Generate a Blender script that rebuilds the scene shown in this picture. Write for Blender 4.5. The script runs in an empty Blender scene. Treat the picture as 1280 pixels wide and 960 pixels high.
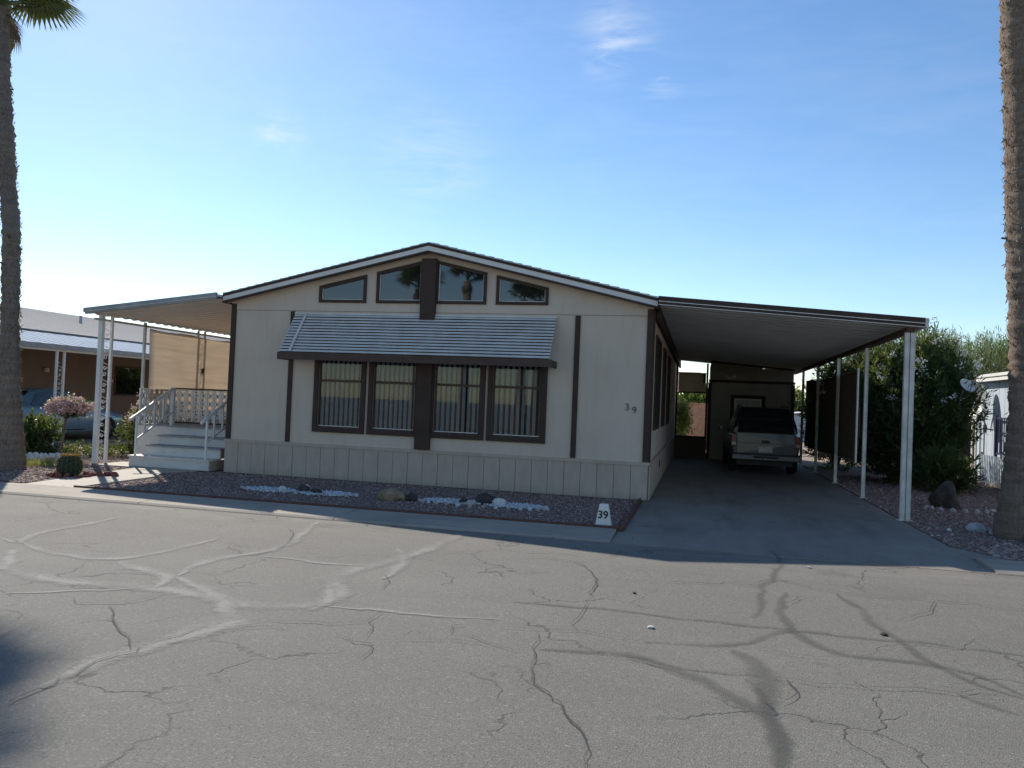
import bpy, bmesh, math, random
import numpy as np
from mathutils import Vector, Matrix
random.seed(7)
RNG = np.random.default_rng(7)
D = bpy.data
SC = bpy.context.scene
COL = SC.collection

# ------------------------------------------------------------------ camera
CAM = Vector((8.8623, -13.7078, 1.6))
YAW, PITCH, ROLL = 0.2318, 0.0220, 0.0412
fwd = Vector((-math.sin(YAW)*math.cos(PITCH), math.cos(YAW)*math.cos(PITCH), math.sin(PITCH)))
r0 = Vector((math.cos(YAW), math.sin(YAW), 0))
u0 = r0.cross(fwd)
rt = r0*math.cos(ROLL) + u0*math.sin(ROLL)
up = -r0*math.sin(ROLL) + u0*math.cos(ROLL)
camd = D.cameras.new('camera')
cam = D.objects.new('camera', camd)
COL.objects.link(cam)
camd.sensor_width = 36
camd.lens = 993.42/1280*36
camd.clip_end = 3000
cam.matrix_world = Matrix(((rt.x, up.x, -fwd.x, CAM.x), (rt.y, up.y, -fwd.y, CAM.y), (rt.z, up.z, -fwd.z, CAM.z), (0, 0, 0, 1)))
SC.camera = cam

# ------------------------------------------------------------------ world, sun, exposure
SUN_AZ = math.radians(43.1)        # from +Y towards -X
SUN_EL = math.radians(33.3)
world = D.worlds.new('World')
SC.world = world
world.use_nodes = True
wn, wl = world.node_tree.nodes, world.node_tree.links
wn.clear()
sky = wn.new('ShaderNodeTexSky')
sky.sky_type = 'NISHITA'
sky.sun_disc = False
sky.sun_elevation = SUN_EL
sky.sun_rotation = -SUN_AZ
sky.altitude = 350
sky.air_density = 1.0
sky.dust_density = 0.15
sky.ozone_density = 1.0
bg = wn.new('ShaderNodeBackground')
bg.inputs['Strength'].default_value = 0.10
wo = wn.new('ShaderNodeOutputWorld')
# thin cirrus: stretched noise on the view direction
tc = wn.new('ShaderNodeTexCoord')


def wmath(op, a=None, b=None, c=None):
    n = wn.new('ShaderNodeMath'); n.operation = op
    for i, v in enumerate((a, b, c)):
        if v is None: continue
        if isinstance(v, (int, float)): n.inputs[i].default_value = v
        else: wl.new(v, n.inputs[i])
    return n.outputs[0]


mp = wn.new('ShaderNodeMapping'); mp.vector_type = 'POINT'
mp.inputs['Rotation'].default_value = (0.3, 0.5, 0.4)
mp.inputs['Scale'].default_value = (3, 9, 14)
wl.new(tc.outputs['Generated'], mp.inputs['Vector'])
nz = wn.new('ShaderNodeTexNoise'); nz.inputs['Scale'].default_value = 2.4; nz.inputs['Detail'].default_value = 7; nz.inputs['Roughness'].default_value = 0.62
nz.inputs['Distortion'].default_value = 0.5
wl.new(mp.outputs[0], nz.inputs['Vector'])


def cloud_patch(u, v, rad):
    d = (fwd*993.42 + rt*(u-640) + up*(480-v)).normalized()
    vm = wn.new('ShaderNodeVectorMath'); vm.operation = 'DISTANCE'
    wl.new(tc.outputs['Generated'], vm.inputs[0]); vm.inputs[1].default_value = d
    mr = wn.new('ShaderNodeMapRange'); mr.interpolation_type = 'SMOOTHSTEP'
    mr.inputs['From Min'].default_value = 0; mr.inputs['From Max'].default_value = rad
    mr.inputs['To Min'].default_value = 1; mr.inputs['To Max'].default_value = 0
    wl.new(vm.outputs['Value'], mr.inputs['Value'])
    return mr.outputs[0]


m = wmath('ADD', wmath('ADD', cloud_patch(768, 48, .062), cloud_patch(828, 98, .035)), wmath('ADD', cloud_patch(350, 165, .04), wmath('MULTIPLY', cloud_patch(540, 205, .09), .55)))
m = wmath('MINIMUM', wmath('ADD', m, 0.10), 1.0)
rmp = wn.new('ShaderNodeMapRange'); rmp.inputs['From Min'].default_value = .40; rmp.inputs['From Max'].default_value = .72
wl.new(nz.outputs['Fac'], rmp.inputs['Value'])
cfac = wmath('MULTIPLY', wmath('MULTIPLY', rmp.outputs[0], m), 0.55)
hs = wn.new('ShaderNodeHueSaturation'); hs.inputs['Saturation'].default_value = 1.16; hs.inputs['Hue'].default_value = .501
wl.new(sky.outputs[0], hs.inputs['Color'])
tint_ = wn.new('ShaderNodeMix'); tint_.data_type = 'RGBA'; tint_.blend_type = 'MULTIPLY'; tint_.inputs['Factor'].default_value = 1
wl.new(hs.outputs[0], tint_.inputs['A']); tint_.inputs['B'].default_value = (1.10, 1.15, 1.20, 1)
cmix = wn.new('ShaderNodeMix'); cmix.data_type = 'RGBA'
wl.new(cfac, cmix.inputs['Factor'])
wl.new(tint_.outputs['Result'], cmix.inputs['A'])
cmix.inputs['B'].default_value = (7.5, 7.9, 8.4, 1)
wl.new(cmix.outputs['Result'], bg.inputs['Color'])
wl.new(bg.outputs[0], wo.inputs[0])

sund = D.lights.new('sun', 'SUN')
sun = D.objects.new('sun', sund)
COL.objects.link(sun)
sund.energy = 4.6
sund.angle = math.radians(0.53)
sund.color = (1.0, 0.93, 0.82)
sdir = Vector((-math.sin(SUN_AZ)*math.cos(SUN_EL), math.cos(SUN_AZ)*math.cos(SUN_EL), math.sin(SUN_EL)))
sun.rotation_euler = sdir.to_track_quat('Z', 'Y').to_euler()
sun.location = sdir*60

SC.view_settings.view_transform = 'Standard'
SC.view_settings.look = 'None'
SC.view_settings.exposure = 0.40
SC.view_settings.gamma = 1.0
SC.render.resolution_x = 1024
SC.render.resolution_y = 768

# ------------------------------------------------------------------ materials


class NT:
    def __init__(s, name):
        s.m = D.materials.new(name); s.m.use_nodes = True
        s.n = s.m.node_tree.nodes; s.l = s.m.node_tree.links
        s.n.clear()
        s.out = s.n.new('ShaderNodeOutputMaterial')
        s.b = s.n.new('ShaderNodeBsdfPrincipled')
        s.l.new(s.b.outputs[0], s.out.inputs[0])
        s.tc = s.n.new('ShaderNodeTexCoord')

    def set(s, inp, v):
        if hasattr(v, 'links') or hasattr(v, 'is_linked'): s.l.new(v, inp)
        elif isinstance(v, (tuple, list)) and len(v) == 3 and inp.type == 'RGBA': inp.default_value = (*v, 1)
        else: inp.default_value = v

    def vec(s, scale=(1, 1, 1), src='Object', rot=(0, 0, 0)):
        mpn = s.n.new('ShaderNodeMapping')
        mpn.inputs['Scale'].default_value = scale; mpn.inputs['Rotation'].default_value = rot
        if src == 'World':
            g = s.n.new('ShaderNodeNewGeometry'); s.l.new(g.outputs['Position'], mpn.inputs['Vector'])
        else: s.l.new(s.tc.outputs[src], mpn.inputs['Vector'])
        return mpn.outputs[0]

    def noise(s, scale, detail=4, rough=.55, vec=None, dist=0):
        t = s.n.new('ShaderNodeTexNoise')
        t.inputs['Scale'].default_value = scale; t.inputs['Detail'].default_value = detail
        t.inputs['Roughness'].default_value = rough; t.inputs['Distortion'].default_value = dist
        s.l.new(vec if vec is not None else s.vec(src='World'), t.inputs['Vector'])
        return t.outputs['Fac']

    def voro(s, scale, feat='F1', vec=None, out='Distance', rnd=1):
        t = s.n.new('ShaderNodeTexVoronoi'); t.feature = feat
        t.inputs['Scale'].default_value = scale; t.inputs['Randomness'].default_value = rnd
        s.l.new(vec if vec is not None else s.vec(src='World'), t.inputs['Vector'])
        return t.outputs[out]

    def ramp(s, fac, stops):
        r = s.n.new('ShaderNodeValToRGB')
        e = r.color_ramp.elements
        while len(e) < len(stops): e.new(.5)
        for i, (p, c) in enumerate(stops):
            e[i].position = p; e[i].color = (*c, 1) if len(c) == 3 else c
        s.l.new(fac, r.inputs[0])
        return r.outputs[0]

    def rng(s, v, a, b, c, d):
        r = s.n.new('ShaderNodeMapRange')
        for i, k in enumerate((a, b, c, d)): r.inputs[i+1].default_value = k
        s.l.new(v, r.inputs[0])
        return r.outputs[0]

    def mix(s, f, a, b, mode='MIX'):
        r = s.n.new('ShaderNodeMix'); r.data_type = 'RGBA'; r.blend_type = mode
        s.set(r.inputs['Factor'], f); s.set(r.inputs['A'], a); s.set(r.inputs['B'], b)
        return r.outputs['Result']

    def math(s, op, a, b=0.0):
        r = s.n.new('ShaderNodeMath'); r.operation = op
        s.set(r.inputs[0], a); s.set(r.inputs[1], b)
        return r.outputs[0]

    def bump(s, h, strength=.3, dist=.01):
        r = s.n.new('ShaderNodeBump')
        r.inputs['Strength'].default_value = strength; r.inputs['Distance'].default_value = dist
        s.l.new(h, r.inputs['Height']); s.l.new(r.outputs[0], s.b.inputs['Normal'])

    def fin(s, color=None, rough=.6, metal=0.0, spec=.5, **k):
        if color is not None: s.set(s.b.inputs['Base Color'], color)
        s.set(s.b.inputs['Roughness'], rough); s.set(s.b.inputs['Metallic'], metal)
        s.set(s.b.inputs['Specular IOR Level'], spec)
        for kk, v in k.items(): s.set(s.b.inputs[kk.replace('_', ' ')], v)
        return s.m


def paint(name, col, rough=.5, var=.12, scale=3.0, bumpk=0.1, bscale=60, metal=0.0, spec=.4):
    t = NT(name)
    n = t.noise(scale, 5, .6)
    n2 = t.noise(scale*9, 3, .6)
    c = t.mix(t.rng(n, .3, .7, 0, 1), tuple(x*(1-var) for x in col), tuple(min(1, x*(1+var*.6)) for x in col))
    c = t.mix(t.rng(n2, .45, .8, 0, .25), c, tuple(x*.7 for x in col))
    if bumpk: t.bump(t.noise(bscale, 3), bumpk, .004)
    return t.fin(c, rough, metal, spec)


M = {}
M['wall'] = None
t = NT('cream painted siding')
n = t.noise(1.1, 6, .6)
st = t.noise(2.5, 5, .6, t.vec((3, 3, .5), 'World'))
c = t.mix(t.rng(n, .3, .75, 0, 1), (.555, .455, .36), (.615, .51, .41))
c = t.mix(t.rng(st, .5, .8, 0, .5), c, (.46, .365, .28))
t.bump(t.noise(14, 5, .65, t.vec((4, 4, .35), 'World')), .35, .004)
M['wall'] = t.fin(c, .75, 0, .25)
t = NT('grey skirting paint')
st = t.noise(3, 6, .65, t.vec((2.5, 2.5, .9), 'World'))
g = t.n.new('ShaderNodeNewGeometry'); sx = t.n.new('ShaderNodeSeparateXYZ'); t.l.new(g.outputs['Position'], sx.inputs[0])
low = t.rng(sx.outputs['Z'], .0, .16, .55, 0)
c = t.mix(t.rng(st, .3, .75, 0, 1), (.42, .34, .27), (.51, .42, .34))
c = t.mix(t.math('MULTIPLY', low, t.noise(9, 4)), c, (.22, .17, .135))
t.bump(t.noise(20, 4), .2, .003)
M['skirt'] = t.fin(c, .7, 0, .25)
M['skirtseam'] = paint('skirting joint shadow board', (.20, .18, .155), .8)
M['brown'] = paint('dark brown trim paint', (.060, .036, .026), .8, .2, 4, .15)
M['brownlite'] = paint('weathered brown trim', (.085, .052, .038), .8, .2, 4, .15)
M['white'] = paint('white painted metal', (.76, .73, .68), .45, .10, 3, .05)
M['fascia'] = paint('white fascia board', (.72, .68, .63), .5, .12, 2, .1)
M['whitedirty'] = paint('weathered white post paint', (.66, .63, .58), .5, .25, 6, .1)
M['slat'] = paint('white aluminium awning slat', (.62, .59, .55), .5, .15, 4, .05)
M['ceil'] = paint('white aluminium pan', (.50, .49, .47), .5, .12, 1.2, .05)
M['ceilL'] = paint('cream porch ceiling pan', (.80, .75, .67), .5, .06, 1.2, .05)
M['step'] = paint('pale painted step boards', (.66, .62, .56), .6, .12, 4, .1)
M['tread'] = paint('worn grey tread paint', (.30, .30, .30), .7, .25, 8, .2)
M['stepside'] = paint('tan stair side panel', (.42, .34, .24), .7, .12, 4, .1)
M['rail'] = paint('grey painted handrail', (.56, .54, .51), .4, .15, 8, .05)
M['dark'] = paint('dark interior', (.02, .02, .022), .9, .1, 3, 0)
M['steelgrey'] = paint('grey galvanised metal', (.30, .31, .32), .5, .2, 6, .05, metal=.3)
t = NT('shingle roof')
v = t.voro(7, 'F1', t.vec((1, 2.2, 1), 'World'), 'Color')
c = t.mix(t.noise(40, 3), (.10, .095, .09), (.19, .18, .17))
t.bump(t.noise(60), .6, .01)
M['shingle'] = t.fin(c, .9, 0, .2)
t = NT('pale shingle roof')
c = t.mix(t.rng(t.noise(24, 5, .7), .3, .7, 0, 1), (.42, .385, .35), (.60, .565, .525))
t.bump(t.noise(45), .6, .01)
M['shinglepale'] = t.fin(c, .85, 0, .2)

# asphalt
t = NT('aged asphalt')
big = t.noise(.35, 6, .6)
mid = t.noise(2.2, 6, .65, t.vec((.35, 1, 1), 'World'))
fine = t.noise(150, 3, .7)
agg = t.voro(95, 'F1', None, 'Color')
aggd = t.voro(95, 'F1')
sp = t.n.new('ShaderNodeSeparateColor'); t.l.new(agg, sp.inputs[0])
c = t.mix(t.rng(big, .3, .7, 0, 1), (.170, .161, .138), (.216, .206, .178))
c = t.mix(t.rng(mid, .35, .7, 0, .6), c, (.170, .158, .136))
c = t.mix(t.rng(fine, .35, .65, 0, .55), c, (.118, .112, .102))
c = t.mix(t.rng(sp.outputs[0], .84, 1, 0, .45), c, (.36, .34, .31))
c = t.mix(t.rng(sp.outputs[1], .88, 1, 0, .5), c, (.055, .053, .05))
stain = t.rng(t.noise(.9, 6, .7, t.vec((.8, 1.5, 1), 'World')), .56, .74, 0, .35)
c = t.mix(stain, c, (.105, .10, .092))
sep_ = t.n.new('ShaderNodeSeparateXYZ'); t.l.new(t.vec(src='World'), sep_.inputs[0])
dust = t.math('MULTIPLY', t.rng(sep_.outputs['Y'], -5.6, -4.4, 0, 1), t.rng(t.noise(1.7, 6, .7, t.vec((.5, 1.6, 1), 'World')), .42, .68, 0, .6))
c = t.mix(dust, c, (.27, .245, .205))
tyre = t.math('MULTIPLY', t.rng(t.noise(.8, 3, .5, t.vec((.05, 1.4, 1), 'World')), .50, .68, 0, .38), t.rng(t.noise(.5, 4), .35, .6, .3, 1))
c = t.mix(tyre, c, (.135, .128, .116))
oil = t.math('MULTIPLY', t.rng(t.voro(.42, 'F1'), .02, .10, 1, 0), t.rng(t.noise(5, 5, .7), .4, .6, 0, .55))
c = t.mix(oil, c, (.07, .066, .06))
# faint hairline net, broken up by noise
vv = t.n.new('ShaderNodeVectorMath'); vv.operation = 'ADD'
nn = t.n.new('ShaderNodeTexNoise'); nn.inputs['Scale'].default_value = 2.0; nn.inputs['Detail'].default_value = 6
pos = t.vec(src='World'); t.l.new(pos, nn.inputs['Vector'])
sc_ = t.n.new('ShaderNodeVectorMath'); sc_.operation = 'SCALE'; sc_.inputs['Scale'].default_value = .9
t.l.new(nn.outputs['Color'], sc_.inputs[0]); t.l.new(pos, vv.inputs[0]); t.l.new(sc_.outputs[0], vv.inputs[1])
ck = t.voro(.55, 'DISTANCE_TO_EDGE', vv.outputs[0])
brk = t.rng(t.noise(.8, 3), .46, .58, 0, 1)
cr = t.math('MULTIPLY', t.rng(ck, .002, .010, 1, 0), brk)
c = t.mix(t.math('MULTIPLY', cr, .6), c, (.05, .048, .045))
hb = t.math('SUBTRACT', t.math('ADD', t.math('MULTIPLY', fine, .8), t.math('MULTIPLY', aggd, .9)), t.math('MULTIPLY', cr, 1.5))
t.bump(hb, .55, .006)
M['asphalt'] = t.fin(c, .88, 0, .25)


def seam_mat(name, col, alpha, ns=26, col2=None):
    t = NT(name)
    at = t.n.new('ShaderNodeAttribute'); at.attribute_name = 'edge'
    n = t.noise(ns, 5, .7)
    n2 = t.noise(2.0, 4, .6)
    e = t.math('ADD', at.outputs['Fac'], t.math('MULTIPLY', t.math('SUBTRACT', n, .5), 1.5))
    a = t.rng(e, .15, .95, alpha, 0)
    a = t.math('MULTIPLY', a, t.rng(n2, .32, .55, .45, 1))
    c = t.mix(t.noise(130, 3, .7), tuple(x*.72 for x in col), tuple(x*1.22 for x in col))
    t.fin(c, .85, 0, .25)
    t.set(t.b.inputs['Alpha'], a)
    return t.m


M['seamlight'] = seam_mat('pale worn crack filler', (.33, .318, .285), .72)
M['seamdark'] = seam_mat('dark tar crack filler', (.12, .116, .108), .40)
M['crack'] = seam_mat('open crack in asphalt', (.05, .047, .043), .8, 40)

t = NT('concrete slab')
big = t.noise(.8, 6, .6)
fine = t.noise(70, 4, .7)
st = t.noise(1.6, 6, .7, t.vec((1.2, .35, 1), 'World'))
c = t.mix(t.rng(big, .3, .7, 0, 1), (.36, .32, .265), (.46, .41, .345))
c = t.mix(t.rng(st, .5, .75, 0, .5), c, (.27, .245, .21))
c = t.mix(t.rng(fine, .4, .8, 0, .4), c, (.28, .26, .23))
t.bump(fine, .25, .004)
M['concrete'] = t.fin(c, .8, 0, .3)
t = NT('stained driveway concrete')
c = t.mix(t.rng(big if False else t.noise(.6, 6, .65), .3, .7, 0, 1), (.21, .185, .155), (.30, .27, .225))
c = t.mix(t.rng(t.noise(1.3, 6, .7, t.vec((1.5, .3, 1), 'World')), .48, .7, 0, .65), c, (.12, .105, .09))
c = t.mix(t.rng(t.noise(90, 4, .7), .4, .8, 0, .4), c, (.14, .132, .12))
c = t.mix(t.rng(t.voro(1.1, 'F1'), .0, .16, .5, 0), c, (.06, .058, .053))
t.bump(t.noise(70, 4), .25, .004)
M['drive'] = t.fin(c, .75, 0, .3)


t = NT('stained kerb concrete darkened for shade')
c = t.mix(t.rng(t.noise(.9, 6, .65), .3, .7, 0, 1), (.30, .26, .21), (.42, .37, .30))  # base tone lowered to put the house shade into the kerb colour
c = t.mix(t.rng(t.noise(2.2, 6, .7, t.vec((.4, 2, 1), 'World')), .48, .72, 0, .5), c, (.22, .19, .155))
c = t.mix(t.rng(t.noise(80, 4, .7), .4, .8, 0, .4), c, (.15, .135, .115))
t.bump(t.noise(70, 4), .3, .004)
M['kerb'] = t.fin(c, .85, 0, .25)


def gravel_mat(name, cols):
    t = NT(name)
    vd = t.n.new('ShaderNodeTexVoronoi'); vd.inputs['Scale'].default_value = 38
    t.l.new(t.vec(src='World'), vd.inputs['Vector'])
    sp = t.n.new('ShaderNodeSeparateColor'); t.l.new(vd.outputs['Color'], sp.inputs[0])
    c = t.ramp(sp.outputs[0], [(i/(len(cols)-1), k) for i, k in enumerate(cols)])
    c = t.mix(t.rng(vd.outputs['Distance'], .35, .8, 0, .8), c, (.09, .07, .06))
    c = t.mix(t.rng(t.noise(1.3, 5), .45, .7, 0, .3), c, (.20, .15, .125))
    t.bump(t.math('MULTIPLY', vd.outputs['Distance'], -1.0), .9, .02)
    return t.fin(c, .9, 0, .2)


M['gravelbed'] = gravel_mat('crushed granite bed', [(.18, .115, .095), (.30, .20, .165), (.39, .29, .25), (.24, .165, .14), (.48, .38, .33)])
t = NT('yard dirt ground')
c = t.mix(t.rng(t.noise(.5, 6, .65), .3, .7, 0, 1), (.26, .20, .15), (.38, .30, .23))
c = t.mix(t.rng(t.noise(30, 4, .7), .45, .8, 0, .5), c, (.18, .14, .11))
t.bump(t.noise(40, 4), .4, .01)
M['dirt'] = t.fin(c, .95, 0, .2)


M['gravelfar'] = paint('pale grey desert gravel', (.27, .245, .22), .95, .2, .6, .2)


def stone_mat(name, stops, rough=.85):
    t = NT(name)
    at = t.n.new('ShaderNodeAttribute'); at.attribute_name = 'tint'
    c = t.ramp(at.outputs['Fac'], stops)
    c = t.mix(t.rng(t.noise(60, 3), .4, .7, 0, .35), c, (.15, .12, .10))
    return t.fin(c, rough, 0, .25)


M['pebble'] = stone_mat('granite pebbles', [(0, (.15, .09, .075)), (.3, (.28, .175, .145)), (.55, (.38, .26, .215)), (.8, (.33, .24, .215)), (1, (.56, .46, .40))])
M['whitepebble'] = stone_mat('white marble chips', [(0, (.42, .42, .42)), (1, (.80, .80, .80))], .6)


def rock_mat(name, a, b, s=9):
    t = NT(name)
    c = t.mix(t.rng(t.noise(s, 6, .65), .3, .7, 0, 1), a, b)
    c = t.mix(t.rng(t.voro(s*2.2, 'DISTANCE_TO_EDGE'), 0, .05, .4, 0), c, tuple(x*.5 for x in a))
    t.bump(t.noise(s*4, 6, .7), .8, .02)
    return t.fin(c, .9, 0, .2)


M['rockdark'] = rock_mat('dark lava rock', (.045, .037, .032), (.10, .085, .072))
M['rocktan'] = rock_mat('tan sandstone rock', (.22, .155, .10), (.38, .28, .19))
M['rockred'] = rock_mat('red lava rock', (.17, .045, .035), (.34, .12, .095), 16)
M['rockwhite'] = rock_mat('white quartz rock', (.55, .54, .52), (.78, .78, .76), 14)
M['rockblue'] = rock_mat('pale bluish limestone', (.34, .37, .40), (.55, .58, .60), 10)
M['rockpale'] = rock_mat('pale pinkish rock', (.40, .33, .30), (.60, .52, .48), 10)
M['edging'] = paint('rusty brown edging board', (.13, .062, .045), .8, .3, 8, .3)
M['blockred'] = rock_mat('reddish concrete block', (.40, .24, .17), (.54, .36, .27), 6)
M['mortar'] = paint('grey mortar', (.34, .31, .28), .9)
M['bluewall'] = paint('pale blue siding', (.47, .53, .60), .6, .06, 2, .1)
M['bluetrim'] = paint('navy blue metal', (.022, .024, .075), .45, .1)
M['brownwall'] = paint('tan neighbour siding', (.26, .185, .135), .8, .12, 1.5, .2)
M['browndoor'] = paint('brown neighbour door', (.09, .065, .05), .7, .12, 2, .1)
M['bluemetal'] = paint('pale blue metal awning pan', (.40, .46, .53), .9, .12, 1.5, .05, metal=0, spec=.05)
M['screen'] = paint('dark window sun screen', (.035, .03, .027), .85, .1, 4, 0, spec=.1)
M['storagewall'] = paint('tan storage siding', (.37, .33, .27), .8, .12, 1.5, .2)
M['fencewood'] = paint('dark brown wooden fence', (.07, .045, .03), .85, .25, 4, .3)


def cloth_mat(name, col, tr):
    t = NT(name)
    w = t.noise(3, 5, .6, t.vec((.6, .25, 3.5), 'World'))
    f = t.noise(220, 2, .5)
    c = t.mix(t.rng(w, .35, .65, 0, 1), tuple(x*.90 for x in col), tuple(x*1.06 for x in col))
    c = t.mix(t.rng(f, .4, .7, 0, .3), c, tuple(x*.7 for x in col))
    t.fin(c, .9, 0, .1)
    ts = t.n.new('ShaderNodeBsdfTranslucent'); t.set(ts.inputs['Color'], c)
    mx = t.n.new('ShaderNodeMixShader'); mx.inputs[0].default_value = tr
    t.l.new(t.b.outputs[0], mx.inputs[1]); t.l.new(ts.outputs[0], mx.inputs[2]); t.l.new(mx.outputs[0], t.out.inputs[0])
    return t.m


M['cloth'] = cloth_mat('tan shade cloth', (.80, .71, .60), .55)
M['clothdark'] = cloth_mat('brown shade cloth', (.24, .19, .14), .18)
M['blind'] = cloth_mat('beige blind slat', (.80, .79, .75), .2)

t = NT('window glass clear')
t.fin((1, 1, 1), .02)
tr = t.n.new('ShaderNodeBsdfTransparent'); tr.inputs[0].default_value = (.74, .77, .79, 1)
gl = t.n.new('ShaderNodeBsdfGlossy'); gl.inputs['Roughness'].default_value = .015
fr = t.n.new('ShaderNodeFresnel'); fr.inputs['IOR'].default_value = 1.47
mx = t.n.new('ShaderNodeMixShader')
t.l.new(fr.outputs[0], mx.inputs[0]); t.l.new(tr.outputs[0], mx.inputs[1]); t.l.new(gl.outputs[0], mx.inputs[2]); t.l.new(mx.outputs[0], t.out.inputs[0])
M['glass'] = t.m
t = NT('window glass over dark room')
t.bump(t.noise(1.2, 2), .03, .01)
M['glassdark'] = t.fin((.010, .012, .014), .02, 0, 1.0, IOR=1.6)


def car_paint(name, col, metal=.5, rough=.32):
    t = NT(name)
    c = t.mix(t.rng(t.noise(3, 4), .3, .7, 0, 1), tuple(x*.93 for x in col), col)
    c = t.mix(t.rng(t.noise(12, 5, .7), .5, .8, 0, .2), c, (.2, .18, .15))
    return t.fin(c, rough, metal, .5, Coat_Weight=.3, Coat_Roughness=.08)


M['silverpaint'] = car_paint('silver grey car paint', (.075, .08, .092), .1, .45)
M['charcoalpaint'] = car_paint('dark charcoal car paint', (.045, .045, .048))
M['bluepaint'] = car_paint('light blue car paint', (.22, .36, .46), .2)
M['carglass'] = paint('dark tinted car glass', (.012, .013, .015), .06, .05, 2, 0, spec=.8)
M['rubber'] = paint('black rubber', (.02, .02, .02), .8, .1, 5, .1)
M['chrome'] = paint('dull chrome', (.13, .13, .135), .45, .05, 5, 0, metal=.9)
M['redlens'] = paint('red lamp lens', (.26, .008, .006), .2, .05, 5, 0)
M['amber'] = paint('amber lamp lens', (.5, .14, .02), .25, .05, 5, 0)
M['blackplastic'] = paint('black plastic', (.018, .018, .019), .55, .1, 5, .05)
M['letter'] = paint('black lettering', (.02, .02, .022), .6, .1, 5, 0)
M['lettergrey'] = paint('bronze grey house numerals', (.13, .12, .105), .5, .1, 5, 0)


def leaf_mat(name, a, b, c3, tr=.3, rough=.5):
    t = NT(name)
    at = t.n.new('ShaderNodeAttribute'); at.attribute_name = 'tint'
    c = t.ramp(at.outputs['Fac'], [(0, a), (.6, b), (1, c3)])
    t.fin(c, rough, 0, .35)
    ts = t.n.new('ShaderNodeBsdfTranslucent'); t.l.new(t.mix(.5, c, (.25, .30, .05)), ts.inputs['Color'])
    mx = t.n.new('ShaderNodeMixShader'); mx.inputs[0].default_value = tr
    t.l.new(t.b.outputs[0], mx.inputs[1]); t.l.new(ts.outputs[0], mx.inputs[2]); t.l.new(mx.outputs[0], t.out.inputs[0])
    return t.m


M['oleleaf'] = leaf_mat('oleander leaf', (.024, .045, .014), (.055, .09, .03), (.12, .16, .055), .42)
M['shrubleaf'] = leaf_mat('bright shrub leaf', (.05, .09, .02), (.10, .16, .035), (.18, .26, .07), .4)
M['paloleaf'] = leaf_mat('palo verde leaf', (.09, .13, .055), (.15, .20, .085), (.22, .27, .13), .35)
M['palmleaf'] = leaf_mat('fan palm leaf', (.05, .08, .025), (.09, .12, .04), (.14, .17, .06), .25)
M['deadleaf'] = leaf_mat('dead palm leaf', (.10, .07, .045), (.18, .13, .085), (.28, .21, .14), .2, .8)
M['fibre'] = leaf_mat('palm bark fibre', (.13, .095, .07), (.22, .17, .125), (.32, .25, .19), .1, .9)
M['grassleaf'] = leaf_mat('dry grass blade', (.16, .17, .05), (.30, .30, .10), (.44, .40, .18), .35, .8)
M['whiteflower'] = leaf_mat('white blossom', (.62, .62, .58), (.74, .74, .70), (.84, .84, .80), .3)
M['pinkflower'] = leaf_mat('pink blossom', (.66, .38, .40), (.80, .56, .55), (.88, .74, .72), .35)
M['orangeflower'] = leaf_mat('orange cactus bloom', (.35, .13, .02), (.5, .24, .03), (.6, .38, .07), .15)
M['spine'] = leaf_mat('cactus spine', (.22, .18, .09), (.34, .28, .14), (.45, .38, .22), .1)
M['cactus'] = paint('barrel cactus skin', (.03, .042, .02), .8, .3, 20, .3)
M['wood'] = paint('grey brown bark', (.16, .12, .085), .9, .3, 8, .5)
M['twig'] = paint('green twig bark', (.12, .14, .06), .8, .2, 8, .3)


def trunk_mat(name, a, b, dk):
    t = NT(name)
    ring = t.noise(1.0, 5, .7, t.vec((.6, .6, 13), 'World'))
    fib = t.noise(5, 6, .7, t.vec((9, 9, 1.6), 'World'))
    blot = t.noise(1.2, 5, .6)
    c = t.mix(t.rng(ring, .35, .65, 0, 1), a, b)
    c = t.mix(t.rng(fib, .45, .72, 0, .7), c, dk)
    c = t.mix(t.rng(blot, .45, .75, 0, .4), c, tuple(x*.7 for x in a))
    t.bump(t.math('ADD', t.math('MULTIPLY', ring, .7), t.math('MULTIPLY', fib, .8)), 1.0, .035)
    return t.fin(c, .95, 0, .15)


M['trunkL'] = trunk_mat('ringed palm bark', (.20, .155, .12), (.30, .24, .185), (.09, .065, .05))
M['trunkR'] = trunk_mat('reddish palm bark', (.20, .145, .11), (.31, .24, .19), (.085, .055, .042))

# ------------------------------------------------------------------ helpers


def tag(o, label=None, cat=None, group=None, kind=None):
    if label: o['label'] = label
    if cat: o['category'] = cat
    if group: o['group'] = group
    if kind: o['kind'] = kind
    return o


def thing(name, label, cat, loc=(0, 0, 0), rotz=0, group=None):
    o = D.objects.new(name, None); COL.objects.link(o)
    o.empty_display_size = .1
    o.location = loc; o.rotation_euler = (0, 0, rotz)
    return tag(o, label, cat, group)


def rootloc(p):
    while p is not None and p.parent is not None: p = p.parent
    return Vector(p.location) if p is not None else Vector((0, 0, 0))


def mesh_obj(name, verts, faces, mat, parent=None, loc=None, smooth=False, world=True):
    me = D.meshes.new(name)
    verts = np.asarray(verts, dtype=float).reshape(-1, 3)
    off = Vector((0, 0, 0))
    if parent is not None and world: off = rootloc(parent)
    if loc is not None: off = Vector(loc)
    verts = verts - np.array(off)
    me.from_pydata(verts.tolist(), [], faces)
    for mm in (mat if isinstance(mat, (list, tuple)) else [mat]): me.materials.append(mm)
    if smooth: me.polygons.foreach_set('use_smooth', [True]*len(me.polygons))
    me.update()
    o = D.objects.new(name, me); COL.objects.link(o)
    if parent is not None: o.parent = parent
    if loc is not None and parent is None: o.location = loc
    return o


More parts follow.
